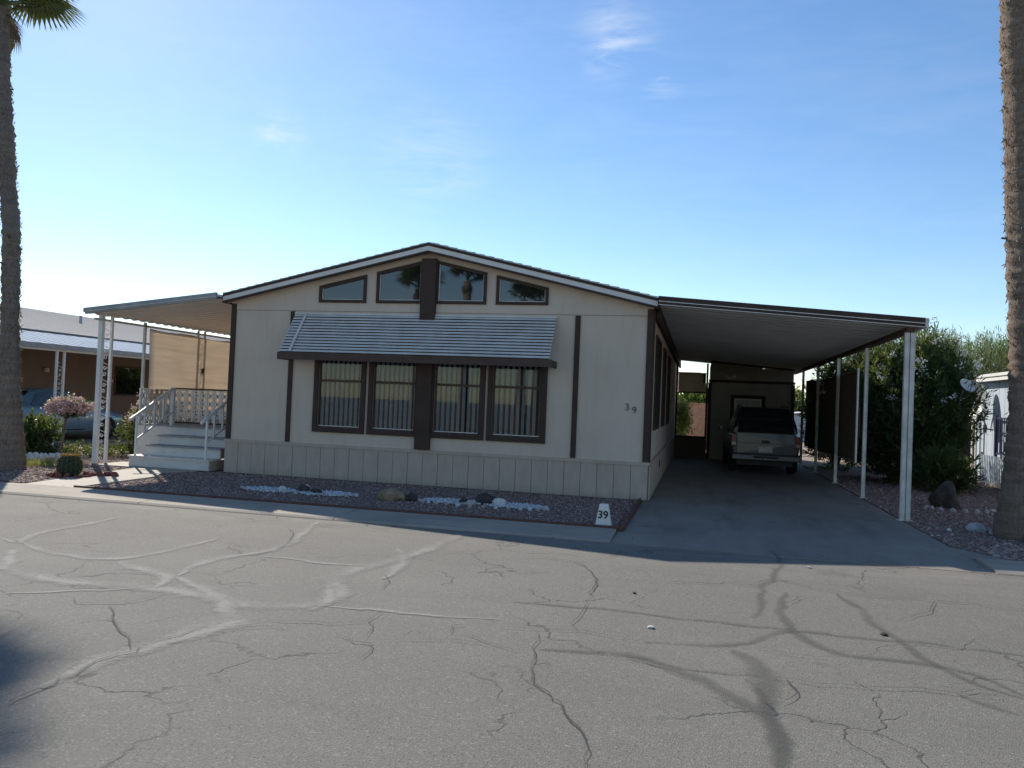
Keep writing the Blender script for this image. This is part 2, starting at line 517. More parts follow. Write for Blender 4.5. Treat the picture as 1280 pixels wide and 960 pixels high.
class MB:
    def __init__(s): s.v = []; s.f = []

    def add(s, vs, fs):
        b = len(s.v); s.v += [tuple(x) for x in vs]; s.f += [tuple(i+b for i in f) for f in fs]
        return s

    def box(s, x0, x1, y0, y1, z0, z1):
        return s.add([(x0, y0, z0), (x1, y0, z0), (x1, y1, z0), (x0, y1, z0), (x0, y0, z1), (x1, y0, z1), (x1, y1, z1), (x0, y1, z1)],
                     [(0, 3, 2, 1), (4, 5, 6, 7), (0, 1, 5, 4), (1, 2, 6, 5), (2, 3, 7, 6), (3, 0, 4, 7)])

    def prism_y(s, poly, y0, y1):      # poly of (x,z), extruded along y
        n = len(poly)
        vs = [(x, y0, z) for x, z in poly]+[(x, y1, z) for x, z in poly]
        fs = [tuple(range(n))[::-1] if False else tuple(range(n)), tuple(range(2*n-1, n-1, -1))]
        fs += [(i, n+i, n+(i+1) % n, (i+1) % n) for i in range(n)]
        return s.add(vs, fs)

    def prism_x(s, poly, x0, x1):      # poly of (y,z)
        n = len(poly)
        vs = [(x0, y, z) for y, z in poly]+[(x1, y, z) for y, z in poly]
        fs = [tuple(range(n)), tuple(range(2*n-1, n-1, -1))]+[(i, n+i, n+(i+1) % n, (i+1) % n) for i in range(n)]
        return s.add(vs, fs)

    def prism_z(s, poly, z0, z1):
        n = len(poly)
        vs = [(x, y, z0) for x, y in poly]+[(x, y, z1) for x, y in poly]
        fs = [tuple(range(n-1, -1, -1)), tuple(range(n, 2*n))]+[(i, (i+1) % n, n+(i+1) % n, n+i) for i in range(n)]
        return s.add(vs, fs)

    def bar(s, a, b, w, h=None, upv=(0, 0, 1)):
        a = Vector(a); b = Vector(b); h = h or w
        d = (b-a).normalized(); u = Vector(upv)
        if abs(d.dot(u)) > .98: u = Vector((0, 1, 0))
        r = d.cross(u).normalized(); u = r.cross(d).normalized()
        vs = []
        for p in (a, b):
            for i, j in ((-1, -1), (1, -1), (1, 1), (-1, 1)): vs.append(p+r*(i*w/2)+u*(j*h/2))
        return s.add(vs, [(0, 1, 2, 3), (7, 6, 5, 4), (0, 4, 5, 1), (1, 5, 6, 2), (2, 6, 7, 3), (3, 7, 4, 0)])

    def tube(s, pts, rad, n=8, caps=True):
        pts = [Vector(p) for p in pts]
        rad = [rad]*len(pts) if isinstance(rad, (int, float)) else rad
        b = len(s.v); prev = None
        for i, p in enumerate(pts):
            d = (pts[min(i+1, len(pts)-1)]-pts[max(i-1, 0)]).normalized()
            u = prev if prev is not None else (Vector((1, 0, 0)) if abs(d.x) < .9 else Vector((0, 1, 0)))
            r = d.cross(u).normalized(); u2 = r.cross(d).normalized(); prev = u2
            for k in range(n):
                a = 2*math.pi*k/n
                s.v.append(tuple(p+(u2*math.cos(a)+r*math.sin(a))*rad[i]))
        for i in range(len(pts)-1):
            for k in range(n):
                k2 = (k+1) % n
                s.f.append((b+i*n+k, b+i*n+k2, b+(i+1)*n+k2, b+(i+1)*n+k))
        if caps:
            s.f.append(tuple(b+k for k in range(n))[::-1]); s.f.append(tuple(b+(len(pts)-1)*n+k for k in range(n)))
        return s

    def quad(s, a, b, c, d): return s.add([a, b, c, d], [(0, 1, 2, 3)])

    def build(s, name, mat, parent=None, loc=None, smooth=False, bevel=0, world=True):
        o = mesh_obj(name, s.v, s.f, mat, parent, loc, smooth, world)
        if bevel:
            m_ = o.modifiers.new('bevel', 'BEVEL'); m_.width = bevel; m_.segments = 2; m_.limit_method = 'ANGLE'
        return o


def copy_tree(o, parent=None, **k):
    c = o.copy(); COL.objects.link(c); c.parent = parent
    for ch in list(o.children): copy_tree(ch, c)
    return c


def inst(o, parent, delta):
    c = o.copy(); COL.objects.link(c); c.parent = parent
    c.location = Vector(o.location)+Vector(delta)
    return c


def structure(o): o['kind'] = 'structure'; return o


def inpoly(P, poly):
    x, y = P[:, 0], P[:, 1]; r = np.zeros(len(P), bool); n = len(poly)
    for i in range(n):
        x1, y1 = poly[i]; x2, y2 = poly[(i+1) % n]
        with np.errstate(divide='ignore', invalid='ignore'):
            c = ((y1 > y) != (y2 > y)) & (x < (x2-x1)*(y-y1)/(y2-y1+1e-12)+x1)
        r ^= c
    return r


def set_tint(o, vals, name='tint'):
    a = o.data.attributes.new(name, 'FLOAT', 'POINT'); a.data.foreach_set('value', np.asarray(vals, dtype=np.float32))


def np_mesh(name, V, F, mat, parent=None, loc=None, tint=None, world=True, smooth=False):
    me = D.meshes.new(name)
    V = np.asarray(V, dtype=np.float32); off = np.zeros(3)
    if parent is not None and world: off = np.array(rootloc(parent))
    if loc is not None: off = np.array(loc)
    V = V-off.astype(np.float32)
    k = F.shape[1]
    me.vertices.add(len(V)); me.vertices.foreach_set('co', V.ravel())
    me.loops.add(F.size); me.loops.foreach_set('vertex_index', F.ravel().astype(np.int32))
    me.polygons.add(len(F)); me.polygons.foreach_set('loop_start', np.arange(0, F.size, k, dtype=np.int32))
    me.polygons.foreach_set('loop_total', np.full(len(F), k, dtype=np.int32))
    me.materials.append(mat); me.update(calc_edges=True)
    if smooth: me.polygons.foreach_set('use_smooth', np.ones(len(F), bool))
    o = D.objects.new(name, me); COL.objects.link(o)
    if parent is not None: o.parent = parent
    elif loc is not None: o.location = loc
    if tint is not None: set_tint(o, tint)
    return o


OCT_V = np.array([(1, 0, 0), (-1, 0, 0), (0, 1, 0), (0, -1, 0), (0, 0, 1), (0, 0, -1)], float)
OCT_F = np.array([(0, 2, 4), (2, 1, 4), (1, 3, 4), (3, 0, 4), (2, 0, 5), (1, 2, 5), (3, 1, 5), (0, 3, 5)])


def stones(name, P, size, mat, z=0.0, loc=None, parent=None, flat=.6, bias=None):
    n = len(P)
    s = size*(.55+.9*RNG.random(n)**1.5)
    V = OCT_V[None]*(.75+.5*RNG.random((n, 6, 1)))
    V = V*np.stack([s*(.8+.5*RNG.random(n)), s*(.7+.4*RNG.random(n)), s*flat*(.7+.5*RNG.random(n))], 1)[:, None, :]
    a = RNG.random(n)*6.283; ca, sa = np.cos(a), np.sin(a)
    X = V[..., 0]*ca[:, None]-V[..., 1]*sa[:, None]; Y = V[..., 0]*sa[:, None]+V[..., 1]*ca[:, None]
    zz = P[:, 2] if P.shape[1] > 2 else np.full(n, z)
    V = np.stack([X+P[:, 0:1], Y+P[:, 1:2], V[..., 2]+(zz+s*flat*.25)[:, None]], 2).reshape(-1, 3)
    F = (OCT_F[None]+(np.arange(n)*6)[:, None, None]).reshape(-1, 3)
    tint = np.repeat(RNG.random(n), 6)
    return np_mesh(name, V, F, mat, parent, loc, tint)


def leaves(P, Dr, L, W, fold=.25):
    """kite-shaped leaves: two triangles folded along the midrib. P (n,3) base, Dr (n,3) direction"""
    n = len(P)
    Dr = Dr/np.linalg.norm(Dr, axis=1, keepdims=True)
    R = np.cross(Dr, RNG.normal(size=(n, 3))); R /= np.linalg.norm(R, axis=1, keepdims=True)
    U = np.cross(R, Dr)
    L = np.asarray(L)*np.ones(n); W = np.asarray(W)*np.ones(n)
    a = P; b = P+Dr*(L*.45)[:, None]+R*(W/2)[:, None]+U*(W*fold)[:, None]
    c = P+Dr*L[:, None]; d = P+Dr*(L*.45)[:, None]-R*(W/2)[:, None]+U*(W*fold)[:, None]
    V = np.stack([a, b, c, d], 1).reshape(-1, 3)
    i = (np.arange(n)*4)[:, None]
    F = np.concatenate([i+np.array([[0, 1, 2]]), i+np.array([[0, 2, 3]])], 1).reshape(-1, 3)
    return V, F


def leaf_obj(name, P, Dr, L, W, mat, parent, tint=None, fold=.25):
    V, F = leaves(P, Dr, L, W, fold)
    tt = RNG.random(len(P)) if tint is None else tint
    return np_mesh(name, V, F, mat, parent, None, np.repeat(tt, 4))


def rock(name, x, y, z, sx, sy, sz, mat, label, group=None, cat='rock', seed=None, parent=None, lv=2):
    rr = random.Random(seed if seed is not None else hash((round(x, 2), round(y, 2))) & 0xffff)
    bm = bmesh.new(); bmesh.ops.create_icosphere(bm, subdivisions=lv, radius=1)
    ph = [rr.uniform(0, 6.28) for _ in range(9)]
    rot = Matrix.Rotation(rr.uniform(0, 6.28), 3, 'Z')
    for v in bm.verts:
        c = v.co.copy()
        k = 1+.16*math.sin(c.x*2.3+ph[0])*math.cos(c.y*2.9+ph[1])+.12*math.sin(c.z*3.7+ph[2]+c.x*2)+.09*math.sin(c.y*6+ph[3])*math.sin(c.x*5+ph[4])+rr.uniform(-.05, .05)
        for q in range(3):           # facets
            nrm = Vector((math.sin(ph[q]), math.cos(ph[q+3]), math.sin(ph[q+6]))).normalized()
            dd = c.dot(nrm)
            if dd > .72: c -= nrm*(dd-.72)
        c = rot @ (c*k)
        if c.z < -.45: c.z = -.45
        v.co = Vector((c.x*sx, c.y*sy, (c.z+.40)*sz/1.25))
    me = D.meshes.new(name); bm.to_mesh(me); bm.free(); me.materials.append(mat)
    o = D.objects.new(name, me); COL.objects.link(o); o.location = (x, y, z)
    if parent: o.parent = parent; o.location = Vector((x, y, z))-rootloc(parent)
    if label: tag(o, label, cat, group)
    return o


# ------------------------------------------------------------------ ground, road, paving
W = 8.06
ROAD_Y = -4.27
structure(MB().box(-400, 400, ROAD_Y-.02, 600, -.6, -.012).build('ground', M['dirt']))
structure(MB().box(-400, 400, -16.2, ROAD_Y-.02, -.6, -.016).build('road', M['asphalt']))
structure(MB().box(-400, 400, -400, -16.2, -.6, -.006).build('far_side_ground', M['gravelfar']))
# concrete kerb gutter, in slabs with joints
kerb = thing('kerb', None, None); kerb['kind'] = 'structure'
xs = [-30, -24, -20, -16.5, -13, -10, -7, -4.2, -1.4, 1.45, 4.35, 7.9]
for i in range(len(xs)-1):
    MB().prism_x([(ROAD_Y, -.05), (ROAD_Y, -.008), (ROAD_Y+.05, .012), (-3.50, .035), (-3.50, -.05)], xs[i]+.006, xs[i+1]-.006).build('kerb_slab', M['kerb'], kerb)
xs = [12.0, 13.55, 16.5, 19.5, 22.5, 26, 30]
for i in range(len(xs)-1):
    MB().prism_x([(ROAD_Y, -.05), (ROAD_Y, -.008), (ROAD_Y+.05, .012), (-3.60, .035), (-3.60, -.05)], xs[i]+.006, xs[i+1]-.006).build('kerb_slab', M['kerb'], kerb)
# driveway
dv = thing('driveway', None, None); dv['kind'] = 'structure'
cuts = [-3.5, -.1, 3.1, 6.4, 9.6, 13.0]
for i in range(len(cuts)-1):
    for xa, xb in ((8.0, 11.97),):
        MB().box(xa, xb, cuts[i]+.006, cuts[i+1]-.006, -.05, .004).build('driveway_slab', M['drive'], dv)
MB().prism_x([(ROAD_Y, -.05), (ROAD_Y, -.012), (-3.50, .003), (-3.50, -.05)], 7.91, 11.99).build('driveway_apron', M['drive'], dv)
MB().prism_z([(11.97, -2.7), (11.975, -3.5), (12.5, -3.5)], -.05, .006).build('driveway_flare', M['drive'], dv)

BED = [(-.33, -3.44), (-.38, -1.5), (-.75, -.75), (-.5, -.25), (-.2, -.02), (7.93, -.02), (7.93, -3.44)]
LEFT = [(-7.2, -3.44), (-1.25, -3.44), (-1.72, -.42), (-2.6, -.25), (-2.75, .6), (-2.95, .6), (-2.95, 7), (-6.3, 7)]
RIGHT = [(12.02, 12), (12.02, -2.6), (12.6, -3.55), (22, -3.55), (22, 2), (16.0, 7.6), (16.0, 12)]
bed = structure(MB().prism_z(BED, -.03, 0.0).build('front_gravel_bed', M['gravelbed']))
lb = structure(MB().prism_z(LEFT, -.03, 0.002).build('left_gravel_bed', M['gravelbed']))
rb = structure(MB().prism_z(RIGHT, -.03, 0.002).build('right_gravel_bed', M['gravelbed']))
# diagonal path and porch pad
pth = thing('front_path', None, None); pth['kind'] = 'structure'
MB().prism_z([(-1.22, -3.49), (-.36, -3.49), (-.40, -2.2), (-1.43, -2.2)], -.04, .022).build('path_slab', M['concrete'], pth)
MB().prism_z([(-1.432, -2.19), (-.402, -2.19), (-.42, -1.45), (-.80, -.72), (-1.66, -.72)], -.04, .022).build('path_slab', M['concrete'], pth)
MB().prism_z([(-1.66, -.71), (-.805, -.71), (-.5, -.15), (-1.72, -.15)], -.04, .022).build('path_slab', M['concrete'], pth)
MB().prism_z([(-2.75, -.25), (-1.80, -.22), (-1.80, .6), (-2.75, .6)], -.04, .020).build('porch_pad', M['concrete'], pth)
# brown edging
ed = thing('gravel_edging', 'rusty brown edging board around the front gravel bed beside the driveway', 'edging', (4, -3.47, 0))
MB().box(-.30, 7.96, -3.475, -3.44, -.02, .06).build('edging_board', M['edging'], ed)
MB().box(7.935, 7.965, -3.435, -.05, -.02, .055).build('edging_board', M['edging'], ed)
ed = thing('gravel_edging', 'thin brown edging strip along the gravel beside the left palm', 'edging', (-4, -3.47, 0))
MB().box(-7.2, -1.27, -3.48, -3.45, -.02, .05).build('edging_board', M['edging'], ed)
ed = thing('gravel_edging', 'low pale concrete edging behind the white stones towards the blue car', 'edging', (-5, 3, 0))
MB().bar((-4.75, .8, .02), (-6.9, 6.3, .02), .09, .10).build('edging_board', M['rockpale'], ed)


def scatter(poly, n, size, name, avoid=(), mat='pebble', yb=None, label=None, loc=(0, 0, 0)):
    xs_ = [p[0] for p in poly]; ys_ = [p[1] for p in poly]
    P = np.stack([RNG.uniform(min(xs_), max(xs_), n*3), RNG.uniform(min(ys_), max(ys_), n*3)], 1)
    P = P[inpoly(P, poly)][:n]
    o = stones(name, P, size, M[mat], .002, loc=loc)
    tag(o, label, 'gravel', None, 'stuff')
    return o


scatter(BED, 16000, .017, 'gravel', label='reddish granite gravel in the bed in front of the house', loc=(4, -2, 0))
scatter([(-7.2, -3.44), (-1.25, -3.44), (-1.72, -.42), (-2.6, -.25), (-2.75, .6), (-2.95, .6), (-2.95, 4), (-5.4, 4)], 11000, .022, 'gravel', label='pale pinkish gravel around the left palm and the cactus', loc=(-3, -2, 0))
scatter([(12.02, 9), (12.02, -2.6), (12.6, -3.55), (15.5, -3.55), (15.9, 7.6), (15.9, 9)], 15000, .022, 'gravel', label='brown gravel under the right palm and the big oleander', loc=(13.5, 0, 0))
scatter([(12.3, -3.3), (12.6, -3.53), (15.5, -3.53), (15.5, -2.0), (12.4, -2.0)], 1400, .042, 'gravel', label='coarse river stones at the kerb before the right palm', loc=(13.5, -3, 0))
scatter([(-1.2, -3.4), (-.45, -3.44), (-.3, -3.2), (-.42, -1.6), (-.1, -2.2), (.5, -3.3)], 260, .03, 'gravel', label='pale loose stones along the edge of the front path', loc=(-.3, -3, 0))

scatter([(-6, -3.44), (-6, -4.5), (30, -4.5), (30, -3.44)], 420, .011, 'gravel', label='stray grit and pebbles spilled over the kerb gutter', loc=(4, -4, 0))
scatter([(7.98, -3.3), (7.98, 6), (8.25, 6), (8.3, -3.3)], 120, .012, 'gravel', label='stray pebbles spilled onto the left edge of the driveway', loc=(8, 0, 0))
scatter([(11.6, -2.6), (11.75, 8), (11.97, 8), (11.97, -3.4)], 200, .013, 'gravel', label='stray pebbles spilled onto the right edge of the driveway', loc=(12, 0, 0))
# cracks and fillers: positions on the road measured from the photograph, laid as thin sheets on the asphalt


def road_pt(u, v, z=-.016):
    d = fwd*993.42 + rt*(u-640) + up*(480-v)
    k = (z-CAM.z)/d.z
    return CAM+d*k


def strip(pts, w, mat, lift=.004, wiggle=.03, seed=0):
    rr = random.Random(seed)
    P = [road_pt(u, v) for u, v in pts]
    Q = []
    for a, b in zip(P[:-1], P[1:]):
        n = max(2, int((b-a).length/.12))
        for i in range(n): Q.append(a.lerp(b, i/n))
    Q.append(P[-1])
    for _ in range(3):
        Q = [Q[0]]+[(Q[i-1]+Q[i]*2+Q[i+1])/4 for i in range(1, len(Q)-1)]+[Q[-1]]
    jag = [Vector((0, 0, 0)) for _ in Q]
    for step, amp in ((4, 1.6), (2, 1.1), (1, .7)):
        kn = [Vector((rr.uniform(-1, 1), rr.uniform(-1, 1), 0)) for _ in range(len(Q)//step+3)]
        for i in range(len(Q)):
            a_ = i/step; i0 = int(a_); jag[i] += kn[i0].lerp(kn[i0+1], a_-i0)*amp
    Q = [q+j_*wiggle for q, j_ in zip(Q, jag)]
    vs = []; ev = []; fs = []
    nq = len(Q)
    for i, q in enumerate(Q):
        d = (Q[min(i+1, nq-1)]-Q[max(i-1, 0)]); d.z = 0; d.normalize(); r = Vector((d.y, -d.x, 0))
        ww = w*(.75+.5*rr.random())*(.35+.65*min(1, min(i, nq-1-i)/3))
        for s, e in ((-1, 1), (-.5, .45), (0, 0), (.5, .45), (1, 1)):
            p = q+r*(s*ww*.5*1.5); vs.append((p.x, p.y, -.016+lift)); ev.append(e)
        if i:
            b = (i-1)*5
            for k in range(4): fs.append((b+k, b+k+1, b+k+6, b+k+5))
    return vs, fs, ev


def strips(name, items, mat, lift, label):
    if name == 'open_crack': items = [(p_, w_*.75) for p_, w_ in items]
    if name == 'tar_seam': items = [(p_, w_*.72) for p_, w_ in items]
    V = []; F = []; E_ = []
    for j, (pts, w) in enumerate(items):
        vs, fs, ev = strip(pts, w, mat, lift+j*.00012, .022 if w > .04 else .03, j)
        b = len(V); V += vs; F += [tuple(i+b for i in f) for f in fs]; E_ += ev
    o = mesh_obj(name, V, F, mat); set_tint(o, E_, 'edge'); o['kind'] = 'structure'
    return o


Lz = lambda L: [(x/2, 640+y/2) for x, y in L]
Rz = lambda L: [(640+x/2, 640+y/2) for x, y in L]
strips('crack_filler', [
    (Lz([(25, 95), (22, 130), (30, 152), (180, 178), (350, 188), (450, 200), (540, 218), (600, 238), (700, 240), (800, 232), (850, 205), (820, 180), (870, 150), (1000, 115), (1080, 90), (1140, 58)]), .17),
    (Lz([(-40, 150), (10, 140), (30, 125)]), .3),
    (Lz([(-20, 70), (60, 80), (95, 50), (200, 35), (290, 15)]), .11),
    (Lz([(60, 80), (90, 98), (190, 112), (300, 120), (370, 112), (440, 95), (540, 65)]), .09),
    (Lz([(310, 125), (370, 148), (440, 160), (395, 190)]), .17),
    (Lz([(440, 162), (470, 130), (560, 115), (660, 105), (730, 80), (740, 60), (800, 25)]), .11),
    (Lz([(440, 165), (500, 190), (560, 215), (590, 238), (520, 285), (440, 320), (340, 345), (250, 375), (180, 410), (100, 440)]), .15),
    (Lz([(560, 240), (640, 262), (540, 290), (430, 322)]), .30),
    (Lz([(660, 115), (760, 122), (850, 135), (960, 135)]), .06),
    (Lz([(0, 205), (180, 200), (350, 195)]), .05),
    (Lz([(800, 235), (920, 240), (1080, 262), (1240, 270)]), .05),
    (Lz([(820, 185), (840, 215), (770, 245)]), .16),
    (Lz([(1000, 95), (1020, 130), (960, 170)]), .14),
], M['seamlight'], .004, None)
strips('tar_seam', [
    (Rz([(50, 342), (180, 355), (300, 350), (380, 385), (470, 420), (560, 465), (625, 510), (668, 570), (665, 660)]), .13),
    (Rz([(620, 440), (640, 520), (668, 580), (668, 680)]), .13),
    (Rz([(300, 325), (420, 330), (540, 335), (600, 330), (640, 305), (700, 290), (800, 305), (920, 320), (1100, 335), (1290, 360)]), .10),
    (Rz([(540, 345), (600, 370), (635, 400), (620, 450), (640, 505)]), .20),
    (Rz([(0, 225), (200, 237), (330, 255), (450, 270), (560, 285), (640, 285), (700, 290)]), .09),
    (Rz([(660, 108), (662, 170), (615, 190), (620, 215), (598, 262)]), .09),
    (Rz([(672, 200), (665, 235), (690, 275), (740, 325), (800, 365), (900, 370), (1050, 385), (1150, 400), (1290, 470)]), .11),
    (Rz([(810, 205), (860, 240), (910, 290), (990, 325), (1020, 355), (1050, 380), (1180, 430), (1290, 465)]), .10),
    (Rz([(1120, 460), (1200, 490), (1290, 515)]), .12),
    (Rz([(300, 360), (380, 378), (470, 410), (560, 400), (640, 415)]), .06),
], M['seamdark'], .008, None)
strips('open_crack', [
    (Lz([(-10, 492), (60, 455), (120, 430), (170, 412), (240, 380), (330, 345), (380, 328)]), .022),
    (Lz([(330, 335), (395, 328), (450, 300), (520, 285)]), .016),
    (Lz([(160, 215), (190, 228), (260, 235), (350, 225), (400, 205)]), .015),
    (Lz([(265, 235), (275, 255), (290, 290), (330, 325), (340, 345)]), .02),
    (Lz([(215, 270), (275, 262), (345, 272)]), .015),
    (Lz([(630, 270), (700, 275), (760, 285), (860, 288), (900, 282)]), .015),
    (Lz([(560, 300), (640, 290), (720, 290)]), .012),
    (Lz([(860, 305), (920, 325), (950, 330), (920, 360)]), .02),
    (Lz([(950, 330), (1050, 328), (1150, 330), (1240, 335)]), .012),
    (Lz([(955, 252), (935, 280), (940, 300), (925, 320)]), .014),
    (Lz([(1120, 305), (1135, 290), (1150, 278)]), .018),
    (Lz([(1290, 352), (1200, 315), (1120, 305)]), .013),
    (Lz([(960, 160), (975, 175), (965, 190)]), .02),
    (Lz([(720, 40), (735, 75), (700, 95), (640, 108)]), .016),
    (Lz([(90, 98), (200, 90), (280, 105)]), .012),
    (Rz([(45, 298), (40, 350), (35, 380), (42, 425), (75, 440), (90, 480), (120, 530), (150, 570), (155, 610), (190, 650)]), .016),
    (Rz([(-10, 290), (130, 300), (180, 300), (250, 318), (300, 325)]), .012),
    (Rz([(-10, 120), (80, 115), (160, 125), (200, 165), (215, 190), (215, 218)]), .018),
    (Rz([(215, 218), (165, 255), (160, 295)]), .012),
    (Rz([(160, 125), (230, 120), (265, 108), (280, 98)]), .014),
    (Rz([(200, 168), (400, 178), (600, 188)]), .012),
    (Rz([(600, 190), (640, 165), (700, 175), (760, 195), (830, 208), (1000, 220), (1150, 230), (1290, 246)]), .016),
    (Rz([(640, 468), (700, 460), (715, 447), (705, 430)]), .02),
    (Rz([(640, 420), (760, 430), (860, 432), (1000, 440), (1140, 455), (1220, 465)]), .013),
    (Rz([(1050, 228), (1060, 240), (1050, 262), (1000, 275), (930, 275)]), .015),
    (Rz([(1130, 460), (1180, 455), (1195, 448)]), .02),
    (Rz([(715, 210), (710, 225), (698, 232)]), .018),
    (Rz([(590, 335), (660, 362), (780, 368)]), .013),
    (Rz([(160, 255), (240, 250), (330, 256)]), .012),
    (Rz([(300, 365), (350, 375), (390, 392)]), .02),
    (Rz([(635, 480), (640, 500)]), .02),
], M['crack'], .013, None)
ORD = ['first', 'second', 'third', 'fourth', 'fifth', 'sixth', 'seventh', 'eighth', 'ninth', 'tenth', 'eleventh', 'twelfth', 'thirteenth', 'fourteenth', 'fifteenth', 'sixteenth']
# small litter on the road
for u, v, s, mm, lab in ((1011, 710, .028, 'rockwhite', 'small white pebble on the road before the driveway'), (813, 785, .03, 'rockwhite', 'small pale flake on the middle of the road'), (1105, 794, .03, 'rockdark', 'small dark lump on a tar seam in the road'), (793, 742, .02, 'rockdark', 'tiny dark pebble on the road left of the driveway')):
    q = road_pt(u, v); rock('pebble', q.x, q.y, -.014, s, s, s*.6, M[mm], lab, None, 'pebble', seed=int(u), lv=1)

# ------------------------------------------------------------------ the house
H0 = thing('mobile_home', 'cream double-wide mobile home with dark brown trim, low gable and striped window awning', 'house', (W/2, 8.5, 0))
HL = 17.0
EZ, PZ = 3.465, 4.42      # top of roof edge at eave / ridge


def rz(x): return PZ-(PZ-EZ)*abs(x-4.03)/4.1


# front wall in columns round the openings
WT = .14


def wtop(x): return rz(x)-.17


lowW = [(1.90, 2.77), (3.00, 3.84), (4.19, 5.06), (5.28, 6.18)]      # glass openings x
LZ0, LZ1 = .97, 2.36
UPZ0 = 3.37
upW = [(1.89, 2.73), (3.04, 3.84), (4.19, 5.04), (5.33, 6.17)]


def uptop(x): return wtop(x)-.17


fw = MB(); gw = MB()
SEAM = 3.15
bps = sorted(set([0, W]+[x for a in lowW for x in a]))
for a, b in zip(bps[:-1], bps[1:]):
    if (a, b) in lowW:
        fw.box(a, b, 0, WT, .60, LZ0); fw.box(a, b, 0, WT, LZ1, SEAM)
    else: fw.box(a, b, 0, WT, .60, SEAM)
bps = sorted(set([0, 4.03, W]+[x for a in upW for x in a]))
for a, b in zip(bps[:-1], bps[1:]):
    if (a, b) in upW:
        gw.prism_y([(a, SEAM+.006), (b, SEAM+.006), (b, UPZ0), (a, UPZ0)], -.008, WT)
        gw.prism_y([(a, uptop(a)), (b, uptop(b)), (b, wtop(b)), (a, wtop(a))], -.008, WT)
    else: gw.prism_y([(a, SEAM+.006), (b, SEAM+.006), (b, wtop(b)), (a, wtop(a))], -.008, WT)
fw.build('front_wall', M['wall'], H0); gw.build('gable_wall', M['wall'], H0)
sw = MB()
# right side wall with three openings
sideW = [(.95, 2.75), (4.0, 5.3), (6.7, 8.2)]
SZ0, SZ1 = 1.25, 2.85
yb = [0]+[v for a in sideW for v in a]+[HL]
ys = sorted(set([WT+.002]+[v for a in sideW for v in a]+[HL]))
for a, b in zip(ys[:-1], ys[1:]):
    if (a, b) in sideW:
        sw.box(W-WT, W, a, b, .60, SZ0); sw.box(W-WT, W, a, b, SZ1, 3.3)
    else: sw.box(W-WT, W, a, b, .60, 3.3)
sw.box(0, WT, WT+.002, HL, .60, 3.3); sw.prism_y([(0, .6), (W, .6), (W, 3.3), (4.03, 4.2), (0, 3.3)], HL+.002, HL+.1)
sw.build('side_wall', M['wall'], H0)
MB().box(.2, W-.2, .2, HL-.1, .55, .60).build('floor_deck', M['dark'], H0)
MB().box(.16, W-.16, 1.7, 1.75, .61, 3.6).build('room_partition', M['dark'], H0)
# soffit behind the fascia + roof slabs
rf = MB()
rf.prism_y([(4.03, PZ-.02), (-.07, EZ-.02), (-.07, EZ-.09), (4.03, PZ-.09)], -.17, HL+.2)
rf.prism_y([(4.031, PZ-.02), (8.13, EZ-.02), (8.13, EZ-.09), (4.031, PZ-.09)], -.17, HL+.2)
R0_ = rf.build('roof', M['wall'], H0)
# shingle courses over the roof
sh = MB()
for k in range(24):
    for sgn in (-1, 1):
        d0, d1 = 4.12*k/24, 4.12*(k+1)/24+.012
        x0, x1 = 4.03+sgn*d0, 4.03+sgn*d1
        z0, z1 = PZ-.018-(PZ-EZ)*d0/4.1, PZ-.018-(PZ-EZ)*d1/4.1
        sh.prism_y([(x0, z0), (x1, z1), (x1, z1+.022), (x0, z0+.008)], -.19, HL+.22)
o = sh.build('shingle_course', M['shingle'], R0_); o['kind'] = 'stuff'


def rake(zoff0, zoff1, y0, y1, mat, name):
    for sgn in (-1, 1):
        xa, xb = 4.03+.0005*sgn, 4.03+sgn*4.1
        MB().prism_y([(xa, PZ-zoff0), (xb, EZ-zoff0), (xb, EZ-zoff1), (xa, PZ-zoff1)], y0, y1).build(name, M[mat], R0_)


rake(.012, .028, -.215, -.172, 'white', 'drip_edge')
rake(.030, .080, -.235, -.172, 'brown', 'upper_fascia')
rake(.081, .168, -.222, -.172, 'fascia', 'white_fascia')
rake(.169, .200, -.238, -.150, 'brown', 'lower_fascia')
for x0, x1 in ((-.09, -.071), (8.131, 8.15)):
    MB().box(x0, x1, -.2, HL+.1, EZ-.20, EZ-.02).build('eave_fascia', M['brown'], R0_)
# soffit board
for sgn in (-1, 1):
    xa, xb = 4.03+.0005*sgn, 4.03+sgn*4.09
    MB().prism_y([(xa, PZ-.165), (xb, EZ-.165), (xb, EZ-.185), (xa, PZ-.185)], -.148, -.01).build('soffit', M['wall'], R0_)
# turbine vent etc none; battens
for x0, x1, z0, z1 in ((.0, .10, .665, 3.27), (7.96, 8.06, .665, 3.27), (1.265, 1.35, .665, 3.14), (6.72, 6.81, .665, 3.14)):
    MB().box(x0, x1, -.03, -.001, z0, z1).build('trim_batten', M['brown'], H0)
MB().box(3.875, 4.155, -.10, -.009, .665, 4.13).build('centre_trim_board', M['brown'], H0)
MB().box(W+.001, W+.03, .0, .10, .665, 3.27).build('trim_batten', M['brown'], H0)
